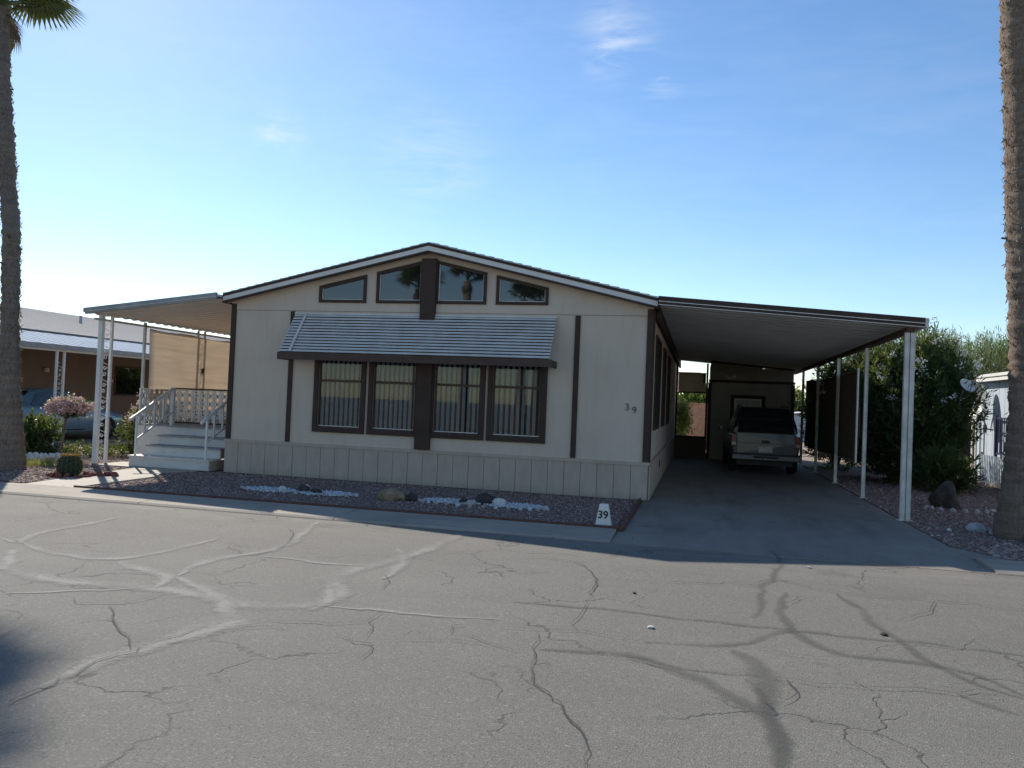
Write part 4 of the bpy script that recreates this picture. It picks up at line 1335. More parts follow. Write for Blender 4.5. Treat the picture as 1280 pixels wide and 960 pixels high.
# right side
rock('boulder', 13.28, 2.15, 0, .25, .24, .40, M['rockdark'], 'large dark boulder on the gravel in front of the oleander', None, 'boulder', seed=210, lv=3)
for k in range(9):
    a = math.radians(190+k*20); rock('border_stone', 13.4+.55*math.cos(a), 1.85+.35*math.sin(a), 0, .055, .05, .07, M['rockpale'], '%s small border stone from the left at the foot of the dark boulder' % ORD[k], 'stones round the dark boulder', 'stone', seed=220+k, lv=1)
rock('rock', 12.83, -.95, 0, .13, .10, .11, M['rockblue'], 'pale bluish rock left of the right palm foot', seed=231, lv=3)
rock('rock', 13.0, -1.15, 0, .09, .08, .07, M['rockblue'], 'smaller pale rock touching the foot of the right palm', seed=232)
rock('rock', 13.35, -1.95, 0, .26, .13, .10, M['rockblue'], 'flat bluish rock in front of the right palm', seed=233)
rock('rock', 12.42, -1.10, 0, .04, .04, .04, M['rockwhite'], 'tiny white rock on the gravel left of the bluish rock', seed=234, lv=1)

# ------------------------------------------------------------------ barrel cactus
BC = thing('barrel_cactus', 'round barrel cactus with orange top ringed by red rocks', 'cactus', (CX, CY, 0))
vs = []; fs = []; nr, ns = 18, 72
for j in range(nr+1):
    ph = math.pi*j/nr; zz = .185+.205*math.cos(ph)
    for i in range(ns):
        a = 2*math.pi*i/ns; r = .185*math.sin(ph)**.85*(1+.10*math.cos(a*18))
        vs.append((CX+r*math.cos(a), CY+r*math.sin(a), max(0, zz)))
for j in range(nr):
    for i in range(ns): fs.append((j*ns+i, (j+1)*ns+i, (j+1)*ns+(i+1) % ns, j*ns+(i+1) % ns))
mesh_obj('stem', vs, fs, M['cactus'], BC, smooth=True)
P = []; Dn = []
for k in range(18):
    a = 2*math.pi*k/18
    for j in range(2, 15):
        ph = math.pi*j/18
        c_ = Vector((math.cos(a)*math.sin(ph), math.sin(a)*math.sin(ph), math.cos(ph)))
        for q in range(5): P.append((CX+.205*c_.x, CY+.205*c_.y, .185+.21*c_.z)); Dn.append(tuple(c_+Vector((random.uniform(-.9, .9), random.uniform(-.9, .9), random.uniform(-.9, .9)))))
o = leaf_obj('spines', np.array(P), np.array(Dn), .045, .004, M['spine'], BC); o['kind'] = 'stuff'
P = []; Dn = []
for k in range(150):
    a = random.random()*6.28; r = .115*random.random()**.5+.02
    P.append((CX+r*math.cos(a), CY+r*math.sin(a), .375-.6*r*r)); Dn.append((math.cos(a)*.5, math.sin(a)*.5, .9))
o = leaf_obj('bloom', np.array(P), np.array(Dn), .034, .02, M['orangeflower'], BC); o['kind'] = 'stuff'

# ------------------------------------------------------------------ plants


def bush(name, label, cat, base, lobes, nleaf, L, Wd, mat, stems=9, flowers=None, nf=0, fl=.05, topbias=.35, trunk=None, clump=14, group=None, fzone=None, FO=1.1):
    """leafy shrub: shoots radiate to points in lobes, whorls of blades around each shoot tip"""
    root = thing(name, label, cat, base, 0, group)
    B = np.array(base, float)
    ncl = nleaf//clump
    wts = np.array([l[3]*l[4]*l[5] for l in lobes]); wts /= wts.sum()
    idx = RNG.choice(len(lobes), ncl, p=wts)
    Lb = np.array([[l[0], l[1], l[2]] for l in lobes])[idx]; Rd = np.array([[l[3], l[4], l[5]] for l in lobes])[idx]
    u = RNG.normal(size=(ncl, 3)); u /= np.linalg.norm(u, axis=1, keepdims=True)
    r = RNG.random(ncl)**topbias
    r *= .82+.36*RNG.random(ncl)
    C = B+Lb+u*r[:, None]*Rd
    C[:, 2] = np.maximum(C[:, 2], B[2]+.08)
    shoot = (C-(B+Lb*np.array([1, 1, .35]))); shoot /= np.linalg.norm(shoot, axis=1, keepdims=True)
    shoot += np.array([0, 0, .45])+RNG.normal(size=(ncl, 3))*.25; shoot /= np.linalg.norm(shoot, axis=1, keepdims=True)
    ctint = RNG.random(ncl)
    off = (RNG.random((ncl, clump))*L*2.2)
    P_ = C[:, None, :]+shoot[:, None, :]*off[..., None]+RNG.normal(size=(ncl, clump, 3))*L*.06
    d = shoot[:, None, :]*.75+RNG.normal(size=(ncl, clump, 3))*.6
    tint = np.clip(ctint[:, None]*.6+RNG.random((ncl, clump))*.4, 0, 1)
    leaf_obj('foliage', P_.reshape(-1, 3), d.reshape(-1, 3), L*(.7+.6*RNG.random(ncl*clump)), Wd, mat, root, tint.reshape(-1))['kind'] = 'stuff'
    st_ = MB()
    if trunk: st_.tube([B, B+np.array(trunk[0])*.5+np.array([.02, .01, 0]), B+np.array(trunk[0])], [trunk[1], trunk[1]*.85, trunk[1]*.7], 8)
    o0 = B+(np.array(trunk[0]) if trunk else 0)
    for k in range(stems):
        c_ = C[RNG.integers(ncl)]
        a = Vector(o0)+Vector((random.uniform(-.1, .1), random.uniform(-.1, .1), 0))*(0 if trunk else 1); b = Vector(c_)
        mid = a.lerp(b, .5)+Vector((random.uniform(-.1, .1), random.uniform(-.1, .1), .12))*(b-a).length*.6
        rad = .012+.012*(b-a).length/2
        st_.tube([a, mid, b], [rad, rad*.7, rad*.3], 6)
    st_.build('stem', M['wood'], root)
    if flowers:
        out = C[(r > .72)]
        if fzone is not None: out = out[fzone(out-B)]
        ch = out[RNG.integers(len(out), size=nf)]
        ctr = B+np.mean(np.array([[l[0], l[1], l[2]] for l in lobes]), 0)
        dd_ = ch-ctr; dd_ /= np.linalg.norm(dd_, axis=1, keepdims=True)
        nb = 16
        Pf = (ch+dd_*L*FO+np.array([0, 0, L*.6]))[:, None, :]+RNG.normal(size=(nf, nb, 3))*fl*.9
        Df = dd_[:, None, :]*.6+RNG.normal(size=(nf, nb, 3))
        leaf_obj('blossom', Pf.reshape(-1, 3), Df.reshape(-1, 3), fl, fl*.8, flowers, root, None, .1)['kind'] = 'stuff'
    return root


# the big white oleander
bush('oleander_bush', 'huge dark green oleander with white blossoms behind the right carport posts', 'bush', (14.0, 7.6, 0),
     [(0, 0, 1.5, 1.15, 1.3, 1.45), (-.8, .3, 1.8, .85, 1.1, 1.45), (.60, -.3, 1.75, .72, .8, 1.0), (.15, .2, 2.7, .85, 1.0, .85), (-.35, -.5, .9, 1.0, 1.0, .9), (.45, .3, 2.5, .75, .9, .85), (-1.1, 1.2, 2.5, .7, 1.0, 1.0)],
     60000, .17, .032, M['oleleaf'], 60, M['whiteflower'], 200, .06, .30, FO=1.9, fzone=lambda q: q[:, 2] > 1.9)
bush('oleander_bush', 'low oleander shoots at the right foot of the big oleander beside the boulder', 'bush', (14.1, 5.4, 0), [(0, 0, .30, .38, .4, .35)], 2600, .19, .03, M['oleleaf'], 14)
bush('oleander_bush', 'leafy oleander seen past the far carport posts', 'bush', (12.9, 11.6, 0), [(0, 0, 1.5, .8, 1.6, 1.6)], 9000, .17, .03, M['oleleaf'], 20)
# left: pink standard oleander and bushes
bush('oleander_tree', 'small pink-flowered oleander trained as a ball on a thin trunk', 'small tree', (-4.25, .45, 0), [(.24, 0, .98, .30, .30, .15)], 2600, .09, .02, M['oleleaf'], 12, M['pinkflower'], 260, .05, .4, trunk=((.16, 0, .85), .03), fzone=lambda q: q[:, 2] > .98)
bush('green_shrub', 'bright green shrub between the left palm and the pink oleander', 'bush', (-4.95, .65, 0), [(0, 0, .38, .36, .40, .40), (-.25, .1, .3, .3, .3, .3)], 3600, .10, .035, M['oleleaf'], 10)
bush('green_shrub', 'dark low shrub under the pink oleander tree', 'bush', (-4.15, 1.0, 0), [(0, 0, .09, .4, .4, .10), (.5, .6, .08, .4, .5, .10)], 2200, .08, .02, M['oleleaf'], 10, M['pinkflower'], 30, .035, .4)
bush('oleander_bush', 'pink-flowered oleander bush just left of the porch railing', 'bush', (-3.75, 2.9, 0), [(0, 0, .75, .42, .55, .75), (.12, .1, 1.3, .30, .4, .50), (-.15, -.3, .4, .45, .5, .4)], 9000, .10, .02, M['oleleaf'], 16, M['pinkflower'], 150, .05, .35, fzone=lambda q: q[:, 2] > .7)
# grass tufts


def grass(name, label, cx, cy, rx, ry, n, h, mat='grassleaf'):
    P_ = ell(cx, cy, rx, ry, n); P3 = np.concatenate([P_, np.zeros((n, 1))], 1)
    d = RNG.normal(size=(n, 3))*.35; d[:, 2] = 1
    V, F = leaves(P3, d, h*(.5+RNG.random(n)), .012, .1)
    o = np_mesh(name, V, F, M[mat], None, (cx, cy, 0), np.repeat(RNG.random(n), 4)); tag(o, label, 'grass', None, 'stuff')


grass('grass', 'dry yellow green grass at the foot of the left palm', -3.3, -.9, .5, .4, 700, .12)
grass('grass', 'sunlit yellow grass patch behind the oleander near the blue home', 16.6, 14.2, 2.0, 2.2, 6000, .34)

# ------------------------------------------------------------------ palms


def palm(label, base, pts, rads, mat, crown_r=1.5, nf=34, skirt=26, seed=0, group=None, sides=28, detail=True, first=None):
    """pts: trunk centreline (world), rads per point"""
    rr = random.Random(seed)
    root = thing('palm_tree', label, 'palm tree', base, 0, group)
    P_ = [Vector(p) for p in pts]
    zs = [p.z for p in P_]
    n = int((zs[-1]-zs[0])/.055) if detail else 14
    vs = []; fs = []
    ph = [rr.uniform(0, 6.28) for _ in range(6)]
    for j in range(n+1):
        z = zs[0]+(zs[-1]-zs[0])*j/n
        k = max(i for i in range(len(zs)) if zs[i] <= z+1e-6); k = min(k, len(zs)-2)
        t_ = (z-zs[k])/(zs[k+1]-zs[k]); t2 = t_*t_*(3-2*t_)*.5+t_*.5
        c_ = P_[k].lerp(P_[k+1], t2); R_ = rads[k]+(rads[k+1]-rads[k])*t2
        ring = rr.uniform(-.014, .014)+(.012 if rr.random() < .25 else -.004)
        for i in range(sides):
            a = 2*math.pi*i/sides
            r = R_*(1+.03*math.sin(a*3+ph[0]+z*.4)+.02*math.sin(a*7+ph[1]+z*1.3))+ring+rr.uniform(-.007, .007)
            vs.append((c_.x+r*math.cos(a), c_.y+r*math.sin(a), z))
    for j in range(n):
        for i in range(sides): fs.append((j*sides+i, j*sides+(i+1) % sides, (j+1)*sides+(i+1) % sides, (j+1)*sides+i))
    mesh_obj('trunk', vs, fs, mat, root, smooth=True)
    # stubs of cut fronds near the top
    top = P_[-1]
    if detail:
        nfb = 2600
        zf = RNG.uniform(zs[0]+.1, zs[-1], nfb); af = RNG.uniform(0, 6.283, nfb)
        cx_ = np.interp(zf, zs, [p.x for p in P_]); cy_ = np.interp(zf, zs, [p.y for p in P_]); rf_ = np.interp(zf, zs, rads)
        Pb = np.stack([cx_+rf_*.98*np.cos(af), cy_+rf_*.98*np.sin(af), zf], 1)
        db_ = np.stack([np.cos(af)*.45, np.sin(af)*.45, RNG.choice([-1.0, 1.0], nfb)*RNG.uniform(.6, 1.2, nfb)], 1)+RNG.normal(size=(nfb, 3))*.2
        leaf_obj('bark_fibre', Pb, db_, RNG.uniform(.03, .11, nfb), .018, M['fibre'], root)['kind'] = 'stuff'
    if detail:
        for k in range(26):
            sbm = MB()
            a = rr.uniform(0, 6.28); z = top.z-rr.uniform(.1, .5)-(rr.uniform(0, 6) if k % 3 == 0 else 0)
            kk = max(i for i in range(len(zs)) if zs[i] <= z); kk = min(kk, len(zs)-2); t_ = (z-zs[kk])/(zs[kk+1]-zs[kk]); c_ = P_[kk].lerp(P_[kk+1], t_); R_ = rads[kk]+(rads[kk+1]-rads[kk])*t_
            dv_ = Vector((math.cos(a), math.sin(a), .0)); p0 = Vector((c_.x, c_.y, z))+dv_*R_*.9
            sbm.bar(p0, p0+dv_*rr.uniform(.04, .10)+Vector((0, 0, rr.uniform(-.02, .1))), .04, .02)
            sbm.build('frond_stub', M['deadleaf_solid'], root)
    # one fan frond: petiole along +x, fan of blades
    global FROND, DEAD
    if FROND is None:
        def frond(mat_, droop, nm):
            V_ = []; F_ = []
            pet = MB().tube([(0, 0, 0), (.35, 0, .03), (.72, 0, 0)], [.022, .014, .010], 5)
            V_ += pet.v; F_ += pet.f
            nb = 26
            for k in range(nb):
                a = math.radians(-118+236*k/(nb-1)); Lb = .72*(1-.18*abs(a)/2)
                d = Vector((math.cos(a), math.sin(a), 0)); nrm = Vector((-math.sin(a), math.cos(a), 0))
                p0 = Vector((.70, 0, 0)); p1 = p0+d*Lb*.55+Vector((0, 0, .05-.05*droop)); p2 = p0+d*Lb+Vector((0, 0, -.20*droop-.05))
                b = len(V_)
                V_ += [tuple(p0-nrm*.006), tuple(p0+nrm*.006), tuple(p1+nrm*.032+Vector((0, 0, .012))), tuple(p1-nrm*.032+Vector((0, 0, .012))), tuple(p2), tuple(p1-Vector((0, 0, .004)))]
                F_ += [(b, b+1, b+2, b+5), (b, b+5, b+3), (b+5, b+2, b+4), (b+3, b+5, b+4)]
            o = mesh_obj(nm, V_, F_, mat_)
            set_tint(o, [random.random() for _ in range(len(V_))])
            COL.objects.unlink(o)
            return o
        FROND = frond(M['palmleaf'], 1.0, 'palm_frond'); DEAD = frond(M['deadleaf'], 2.4, 'dead_frond')
    rl = rootloc(root)
    for k in range(nf+skirt):
        dead = k >= nf
        src = DEAD if dead else FROND
        o = D.objects.new(src.name.split('.')[0], src.data); COL.objects.link(o); o.parent = root
        a = rr.uniform(0, 6.28)+k*2.4
        if dead: pitch_ = math.radians(rr.uniform(50, 82)); zz = -rr.uniform(-.1, .15)
        else: pitch_ = math.radians(84-74*(k/nf)**.8+rr.uniform(-8, 8))*-1; zz = rr.uniform(0, .35)
        sc_f = crown_r/1.42*rr.uniform(.85, 1.12)*(.5 if dead else 1)
        o.location = top+Vector((0, 0, zz))-rl
        o.rotation_euler = (rr.uniform(-.3, .3), pitch_, a)
        o.scale = (sc_f,)*3
    return root


FROND = DEAD = None
M['deadleaf_solid'] = paint('dry frond stub', (.15, .10, .065), .9, .3, 10, .3)
palm('tall ringed palm at the left edge of the frame beside the gravel', (-3.24, -1.76, 0),
     [(-3.24, -1.76, -.05), (-3.26, -1.76, .5), (-3.32, -1.76, 1.4), (-3.42, -1.72, 2.71), (-3.66, -1.55, 4.22), (-4.40, -1.05, 5.92), (-5.30, -.40, 7.85), (-6.19, .33, 9.45), (-6.36, .47, 9.78)],
     [.30, .25, .18, .148, .148, .145, .145, .145, .15], M['trunkL'], 1.78, 44, 14, 8)
palm('thick rough palm at the right edge of the frame before the oleander', (13.35, -1.35, 0),
     [(13.33, -1.35, -.05), (13.36, -1.35, .4), (13.39, -1.35, .9), (13.38, -1.35, 1.92), (13.32, -1.35, 3.03), (13.25, -1.35, 4.14), (13.17, -1.35, 5.83), (13.08, -1.35, 7.3), (13.02, -1.35, 9.0)],
     [.42, .40, .35, .295, .28, .275, .255, .245, .25], M['trunkR'], 1.8, 34, 22, 5)
# palms across the street, seen mirrored in the upper windows
for i, (x, z, dr, lab) in enumerate(((-2.81, 7.6, 1.35, 'palm across the street mirrored in the third gable window'), (-5.4, 7.2, 1.5, 'palm across the street mirrored beside the centre board'), (.15, 6.7, .95, 'palm across the street mirrored in the fourth gable window'), (.98, 6.7, .95, 'rightmost palm across the street mirrored in the fourth gable window'))):
    palm(lab, (x, -25, 0), [(x, -25, -.02), (x+.03, -25, 3.5), (x, -25, z)], [.32, .22, .2], M['trunkL'], dr, 26, 12, 11+i, 'palms across the street', 12, False)

# ------------------------------------------------------------------ far tree (palo verde)
PV = thing('palo_verde_tree', 'airy grey green desert tree rising behind the pale blue home', 'tree', (23.0, 31, 0))
tb = MB(); tips = []


def branch(p, d, ln, rad, lv):
    q = p+d*ln; mid = p.lerp(q, .5)+Vector((random.uniform(-.1, .1), random.uniform(-.1, .1), .05))*ln
    tb.tube([p, mid, q], [rad, rad*.8, rad*.6], 5, False)
    if lv == 0: tips.append((q, d)); return
    for k in range(4 if lv > 1 else 5):
        dd = (d+Vector((random.gauss(0, .55), random.gauss(0, .55), random.gauss(.12, .35)))).normalized()
        branch(q, dd, ln*random.uniform(.62, .85), rad*.55, lv-1)
    tips.append((mid, d))


for k in range(5):
    a = k*1.257; branch(Vector((23.0, 31, 0)), Vector((math.cos(a)*.55, math.sin(a)*.55, 1)).normalized(), 2.1, .12, 4)
tb.build('branch', M['twig'], PV)
tp = np.array([t_[0][:] for t_ in tips]); td = np.array([t_[1][:] for t_ in tips])
nl = 5
P_ = tp[:, None, :]+RNG.normal(size=(len(tp), nl, 3))*.20
Dd = td[:, None, :]*.8+RNG.normal(size=(len(tp), nl, 3))*.5; Dd[..., 2] += .5
leaf_obj('foliage', P_.reshape(-1, 3), Dd.reshape(-1, 3), .36, .035, M['paloleaf'], PV)['kind'] = 'stuff'

# ------------------------------------------------------------------ pale blue home at the right
BH = thing('blue_mobile_home', 'pale blue mobile home with white roof edge at the right behind the palm', 'house', (18.4, 5, 0))
bw0 = MB().prism_x([(-1.8, .35), (10.15, .35), (10.15, 2.74), (-1.8, 2.74)], 16.235, 16.3).build('wall', M['bluewall'], BH)
MB().box(16.3, 20.5, 10.05, 10.15, .35, 2.74).build('wall', M['bluewall'], BH)
MB().box(16.3, 20.5, -1.8, -1.7, .35, 2.74).build('wall', M['bluewall'], BH)
MB().box(20.45, 20.55, -1.7, 10.05, .35, 2.74).build('wall', M['bluewall'], BH)
p1 = MB().box(16.215, 16.234, .01, .39, .36, 2.74).build('siding_panel', M['bluewall'], BH)
p1.location.y = -1.8-.0
for k in range(1, 30): inst(p1, BH, (0, k*.4, 0))
MB().box(16.17, 16.20, -1.8, 10.15, .02, .345).build('skirting', M['bluewall'], BH)
rr_ = MB().prism_y([(16.05, 2.78), (18.4, 3.10), (20.75, 2.78), (20.75, 2.72), (18.4, 3.04), (16.05, 2.72)], -2.0, 10.35).build('roof', M['white'], BH)
MB().box(16.02, 16.048, -2.0, 10.35, 2.62, 2.72).build('roof_fascia', M['white'], rr_)
MB().box(15.99, 16.02, -2.0, 10.35, 2.725, 2.80).build('roof_fascia', M['white'], rr_)
# porch posts at the far corner
for y in (9.75, 10.05):
    MB().box(16.05, 16.09, y-.03, y+.03, .04, 2.62).build('corner_post', M['white'], BH)
structure(MB().box(15.95, 16.9, 3.5, 11.4, -.03, .045).build('patio_slab', M['concrete']))
rl_ = thing('metal_railing', 'navy blue metal railing with thin bars at the blue home', 'railing', (16.1, 8, .7))
MB().box(16.09, 16.15, 8.42, 8.50, .70, 1.74).build('rail_post', M['bluetrim'], rl_)
MB().bar((16.12, 8.42, 1.68), (16.12, 5.5, 1.68), .03, .04).build('top_rail', M['bluetrim'], rl_)
MB().bar((16.12, 8.42, .80), (16.12, 5.5, .80), .03, .04).build('bottom_rail', M['bluetrim'], rl_)
b_ = MB().box(16.11, 16.13, 8.30, 8.32, .82, 1.66).build('rail_bar', M['bluetrim'], rl_)
for k in range(1, 22): inst(b_, rl_, (0, -.13*k, 0))
gt = thing('picket_gate', 'low pale grey picket gate below the navy railing', 'gate', (16.0, 8.4, 0))
b_ = MB().box(15.99, 16.01, 8.98, 9.03, .05, .74).build('picket', M['bluewall'], gt)
for k in range(1, 20): inst(b_, gt, (0, -.12*k, 0))
for z in (.12, .70): MB().bar((16.02, 9.06, z), (16.02, 6.6, z), .03, .05).build('gate_rail', M['bluewall'], gt)
MB().box(15.98, 16.05, 9.05, 9.12, .04, .80).build('gate_post', M['steelgrey'], gt)


def dish(label, c, R_, face, mat, pole):
    t_ = thing('satellite_dish', label, 'satellite dish', c)
    f_ = Vector(face).normalized(); q = f_.to_track_quat('Z', 'Y').to_matrix()
    vs = []; fs = []; n = 28
    for side in (0, 1):
        for j in range(7):
            r = R_*j/6 if j else .001
            for i in range(n):
                a = 2*math.pi*i/n; p = q @ Vector((r*math.cos(a), r*1.08*math.sin(a), .28*r*r/R_-side*.012)); vs.append(Vector(c)+p)
    for side in (0, 1):
        b = side*7*n
        for j in range(6):
            for i in range(n):
                f4 = (b+j*n+i, b+j*n+(i+1) % n, b+(j+1)*n+(i+1) % n, b+(j+1)*n+i)
                fs.append(f4 if side == 0 else f4[::-1])
    mesh_obj('reflector', vs, fs, mat, t_, smooth=True)
    C_ = Vector(c); tip = C_+f_*R_*1.0-(q @ Vector((0, R_*.35, 0)))
    mb = MB().tube([C_-(q @ Vector((0, R_*1.0, 0))), tip], .012, 6); mb.build('feed_arm', M['steelgrey'], t_)
    MB().tube([tip-f_*.05, tip+f_*.06], [.03, .022], 8).build('receiver', M['steelgrey'], t_)
    MB().tube([C_-f_*.05, Vector(pole[0]), Vector(pole[1])], .022, 8).build('mast', M['steelgrey'], t_)


dish('tilted white satellite dish poking out of the oleander top', (14.84, 6.5, 2.38), .175, (.35, -.75, .62), M['whitedirty'], ((14.78, 6.7, 2.15), (14.7, 6.9, 0)))
dish('large grey satellite dish seen edge on against the pale blue wall', (15.9, 9.2, 2.05), .46, (-.85, -.35, .25), M['steelgrey'], ((16.05, 9.25, 1.7), (16.15, 9.2, 1.4)))
sm = thing('satellite_receiver', 'small grey bracket on the pale blue wall below the grey dish', 'bracket', (16.1, 8.9, 1.38))
MB().tube([(16.20, 8.9, 1.38), (16.02, 8.9, 1.40)], .02, 6).build('bracket_arm', M['steelgrey'], sm); MB().box(15.98, 16.03, 8.84, 8.96, 1.30, 1.50).build('bracket_head', M['steelgrey'], sm)
# wooden fence far behind
wf_ = thing('wooden_fence', 'dark brown wooden fence behind the grass beyond the oleander', 'fence', (17, 17.5, 0))
b_ = MB().box(13.2, 13.335, 17.5, 17.53, 0, 1.5).build('fence_board', M['fencewood'], wf_)
for k in range(1, 50): inst(b_, wf_, (.14*k, 0, random.uniform(-.02, .02)))
MB().box(13.2, 20.2, 17.535, 17.58, .3, .4).build('fence_rail', M['fencewood'], wf_); MB().box(13.2, 20.2, 17.535, 17.58, 1.15, 1.25).build('fence_rail', M['fencewood'], wf_)
# far greenery and pale building beyond the carport gap
for i, (x, y, s, hgt, lab) in enumerate(((15.6, 44, 3.0, 2.6, 'distant round green tree seen past the right rear carport corner'), (5.5, 30, 3.0, 2.6, 'green tree behind the block wall in the carport gap'), (9.2, 27, 2.0, 2.2, 'green shrub above the block wall right of the gap'))):
    bush('background_tree', lab, 'tree', (x, y, 0), [(0, 0, hgt*.55, s*.55, s*.5, hgt*.5), (s*.35, 0, hgt*.45, s*.4, s*.4, hgt*.4), (-s*.4, 0, hgt*.5, s*.4, s*.4, hgt*.42)], 9000, .3, .09, M['shrubleaf'] if i else M['oleleaf'], 10)
wb = thing('far_white_home', 'far low white mobile home roof seen past the right rear carport post', 'house', (17, 36, 0))
MB().box(13.5, 23, 34, 40, 0, 1.5).build('wall', M['bluewall'], wb)
MB().prism_y([(13.2, 1.52), (18.2, 2.0), (23.3, 1.52), (23.3, 1.45), (18.2, 1.93), (13.2, 1.45)], 33.7, 40.3).build('roof', M['white'], wb)
# block wall seen in the gap
bwz = thing('block_wall', 'reddish concrete block wall in the backyard seen through the gap', 'wall', (9, 20, 0))
b_ = MB().box(8.45, 8.84, 20, 20.19, .0, .19).build('block', M['blockred'], bwz)
for r in range(9):
    for k in range(7):
        if r == 0 and k == 0: continue
        inst(b_, bwz, (k*.40-(0.2 if r % 2 else 0), random.uniform(-.006, .006), r*.20))
MB().box(8.3, 11.1, 20.02, 20.17, 0, 1.78).build('mortar_core', M['mortar'], bwz)
MB().box(8.2, 11.2, 19.98, 20.21, 1.80, 1.86).build('cap_course', M['blockred'], bwz)
bush('garden_plant', 'bright leafy plant with white blossoms inside the gap', 'plant', (8.15, 17.2, 0), [(0, 0, .8, .40, .6, .8), (.1, .2, 1.3, .3, .4, .6)], 3800, .13, .03, M['shrubleaf'], 8, M['whiteflower'], 14, .04)
yc = thing('shade_cloth_screen', 'tan backyard shade cloth high behind the gap', 'shade cloth', (7.5, 18, 0))
cloth_sheet('cloth', 'y', 18.4, 6.2, 8.9, 2.30, 3.05, M['cloth'], yc)

# ------------------------------------------------------------------ left neighbour home with carport
NH = thing('neighbour_home', 'tan neighbouring mobile home with pale shingle roof behind the blue car', 'house', (-14.5, 8, 0))
MB().box(-10.42, -10.3, 0, 22, .0, 3.05).build('wall', M['brownwall'], NH)
MB().box(-18.8, -10.43, 0, .12, 0, 3.05).build('wall', M['brownwall'], NH)
MB().box(-18.9, -18.8, 0, 22, 0, 3.0).build('wall', M['brownwall'], NH)
MB().prism_y([(-18.8, 3.052), (-10.43, 3.052), (-14.5, 4.0)], .02, .12).build('gable_wall', M['brownwall'], NH)
nr_ = MB().prism_y([(-14.5, 4.20), (-10.05, 3.10), (-10.05, 3.085), (-14.5, 4.10), (-19.2, 3.06), (-19.2, 3.12)], -.3, 22.3).build('roof', M['shinglepale'], NH)
crs = MB()
for k in range(26):
    d0, d1 = 4.5*k/26, 4.5*(k+1)/26+.01
    crs.prism_y([(-14.5+d0, 4.205-1.08*d0/4.45), (-14.5+d1, 4.205-1.08*d1/4.45), (-14.5+d1, 4.228-1.08*d1/4.45), (-14.5+d0, 4.212-1.08*d0/4.45)], -.32, 22.32)
o = crs.build('shingle_course', M['shinglepale'], nr_); o['kind'] = 'stuff'
MB().tube([(-12.7, 10.3, 3.7), (-12.7, 10.3, 4.02)], .05, 8).build('vent_pipe', M['steelgrey'], nr_)
for y0, y1, z0, z1, mm in ((1.7, 2.9, 1.3, 2.3, 'glassdark'), (4.2, 5.1, .3, 2.35, 'browndoor'), (9.3, 10.6, 1.3, 2.2, 'glassdark')):
    f = MB().box(-10.299, -10.27, y0-.06, y1+.06, z0-.06, z1+.06).build('window_frame' if mm != 'browndoor' else 'door_frame', M['browndoor'], NH)
    MB().box(-10.269, -10.26, y0, y1, z0, z1).build('pane' if mm != 'browndoor' else 'door', M[mm], f)
NC = thing('neighbour_carport', 'pale blue metal carport roof on white scroll posts over the blue car', 'carport', (-8.5, 8, 0))
np_ = 44; pw = 20.6/np_
npn = MB().add([(-10.1, 0, 3.055), (-7.0, 0, 2.53), (-7.0, .05, 2.53), (-10.1, .05, 3.055), (-10.1, .08, 3.083), (-7.0, .08, 2.56), (-7.0, pw-.02, 2.56), (-10.1, pw-.02, 3.083), (-10.1, pw, 3.055), (-7.0, pw, 2.53)],
               [(0, 1, 2, 3), (3, 2, 5, 4), (4, 5, 6, 7), (7, 6, 9, 8)]).build('roof_pan', M['bluemetal'], NC)
for k in range(1, np_): inst(npn, NC, (0, k*pw, 0))
npn.location.y += 0
MB().box(-7.0, -6.94, 0, 20.6, 2.45, 2.57).build('gutter', M['steelgrey'], NC)
MB().box(-7.12, -7.02, 0.02, 20.5, 2.40, 2.50).build('carport_beam', M['white'], NC)
for y in (3.3, 7.6, 12.0): scroll_post(-7.07, y, 0, .24, 0.01, 2.40, NC, M['white'], thick=.05)
structure(MB().box(-10.3, -6.9, -3.5, 22, -.03, .004).build('neighbour_driveway', M['drive']))
# little wall things in the neighbour carport
for i, (y, z, lab) in enumerate(((4.0, 1.75, 'small pale lantern on the neighbour wall above the car boot'), (6.3, 1.98, 'small pale lantern on the neighbour wall near its middle'), (9.0, 1.75, 'small pale lantern on the neighbour wall beyond the car bonnet'))):
    q = thing('wall_lantern', lab, 'lamp', (-10.2, y, z))
    MB().box(-10.26, -10.16, y-.04, y+.04, z-.07, z+.05).build('lantern_body', M['whitedirty'], q); MB().box(-10.27, -10.14, y-.06, y+.06, z+.052, z+.07).build('lantern_cap', M['brown'], q)

# ------------------------------------------------------------------ vehicles


def loft(stations, sect, mat, name, parent, smooth=True, caps=True, world=False):
    """stations: list of (y, params); sect(params)->list of (x,z)"""
    vs = []; fs = []
    n = None
    for y, p_ in stations:
        s = sect(*p_); n = len(s)
        vs += [(x, y, z) for x, z in s]
    for j in range(len(stations)-1):
        for i in range(n):
            fs.append((j*n+i, j*n+(i+1) % n, (j+1)*n+(i+1) % n, (j+1)*n+i))
    if caps: fs.append(tuple(range(n-1, -1, -1))); fs.append(tuple((len(stations)-1)*n+i for i in range(n)))
    o = mesh_obj(name, vs, fs, mat, parent, world=world)
    me = o.data
    if smooth:
        me.polygons.foreach_set('use_smooth', [len(p_.vertices) == 4 for p_ in me.polygons])
    return o


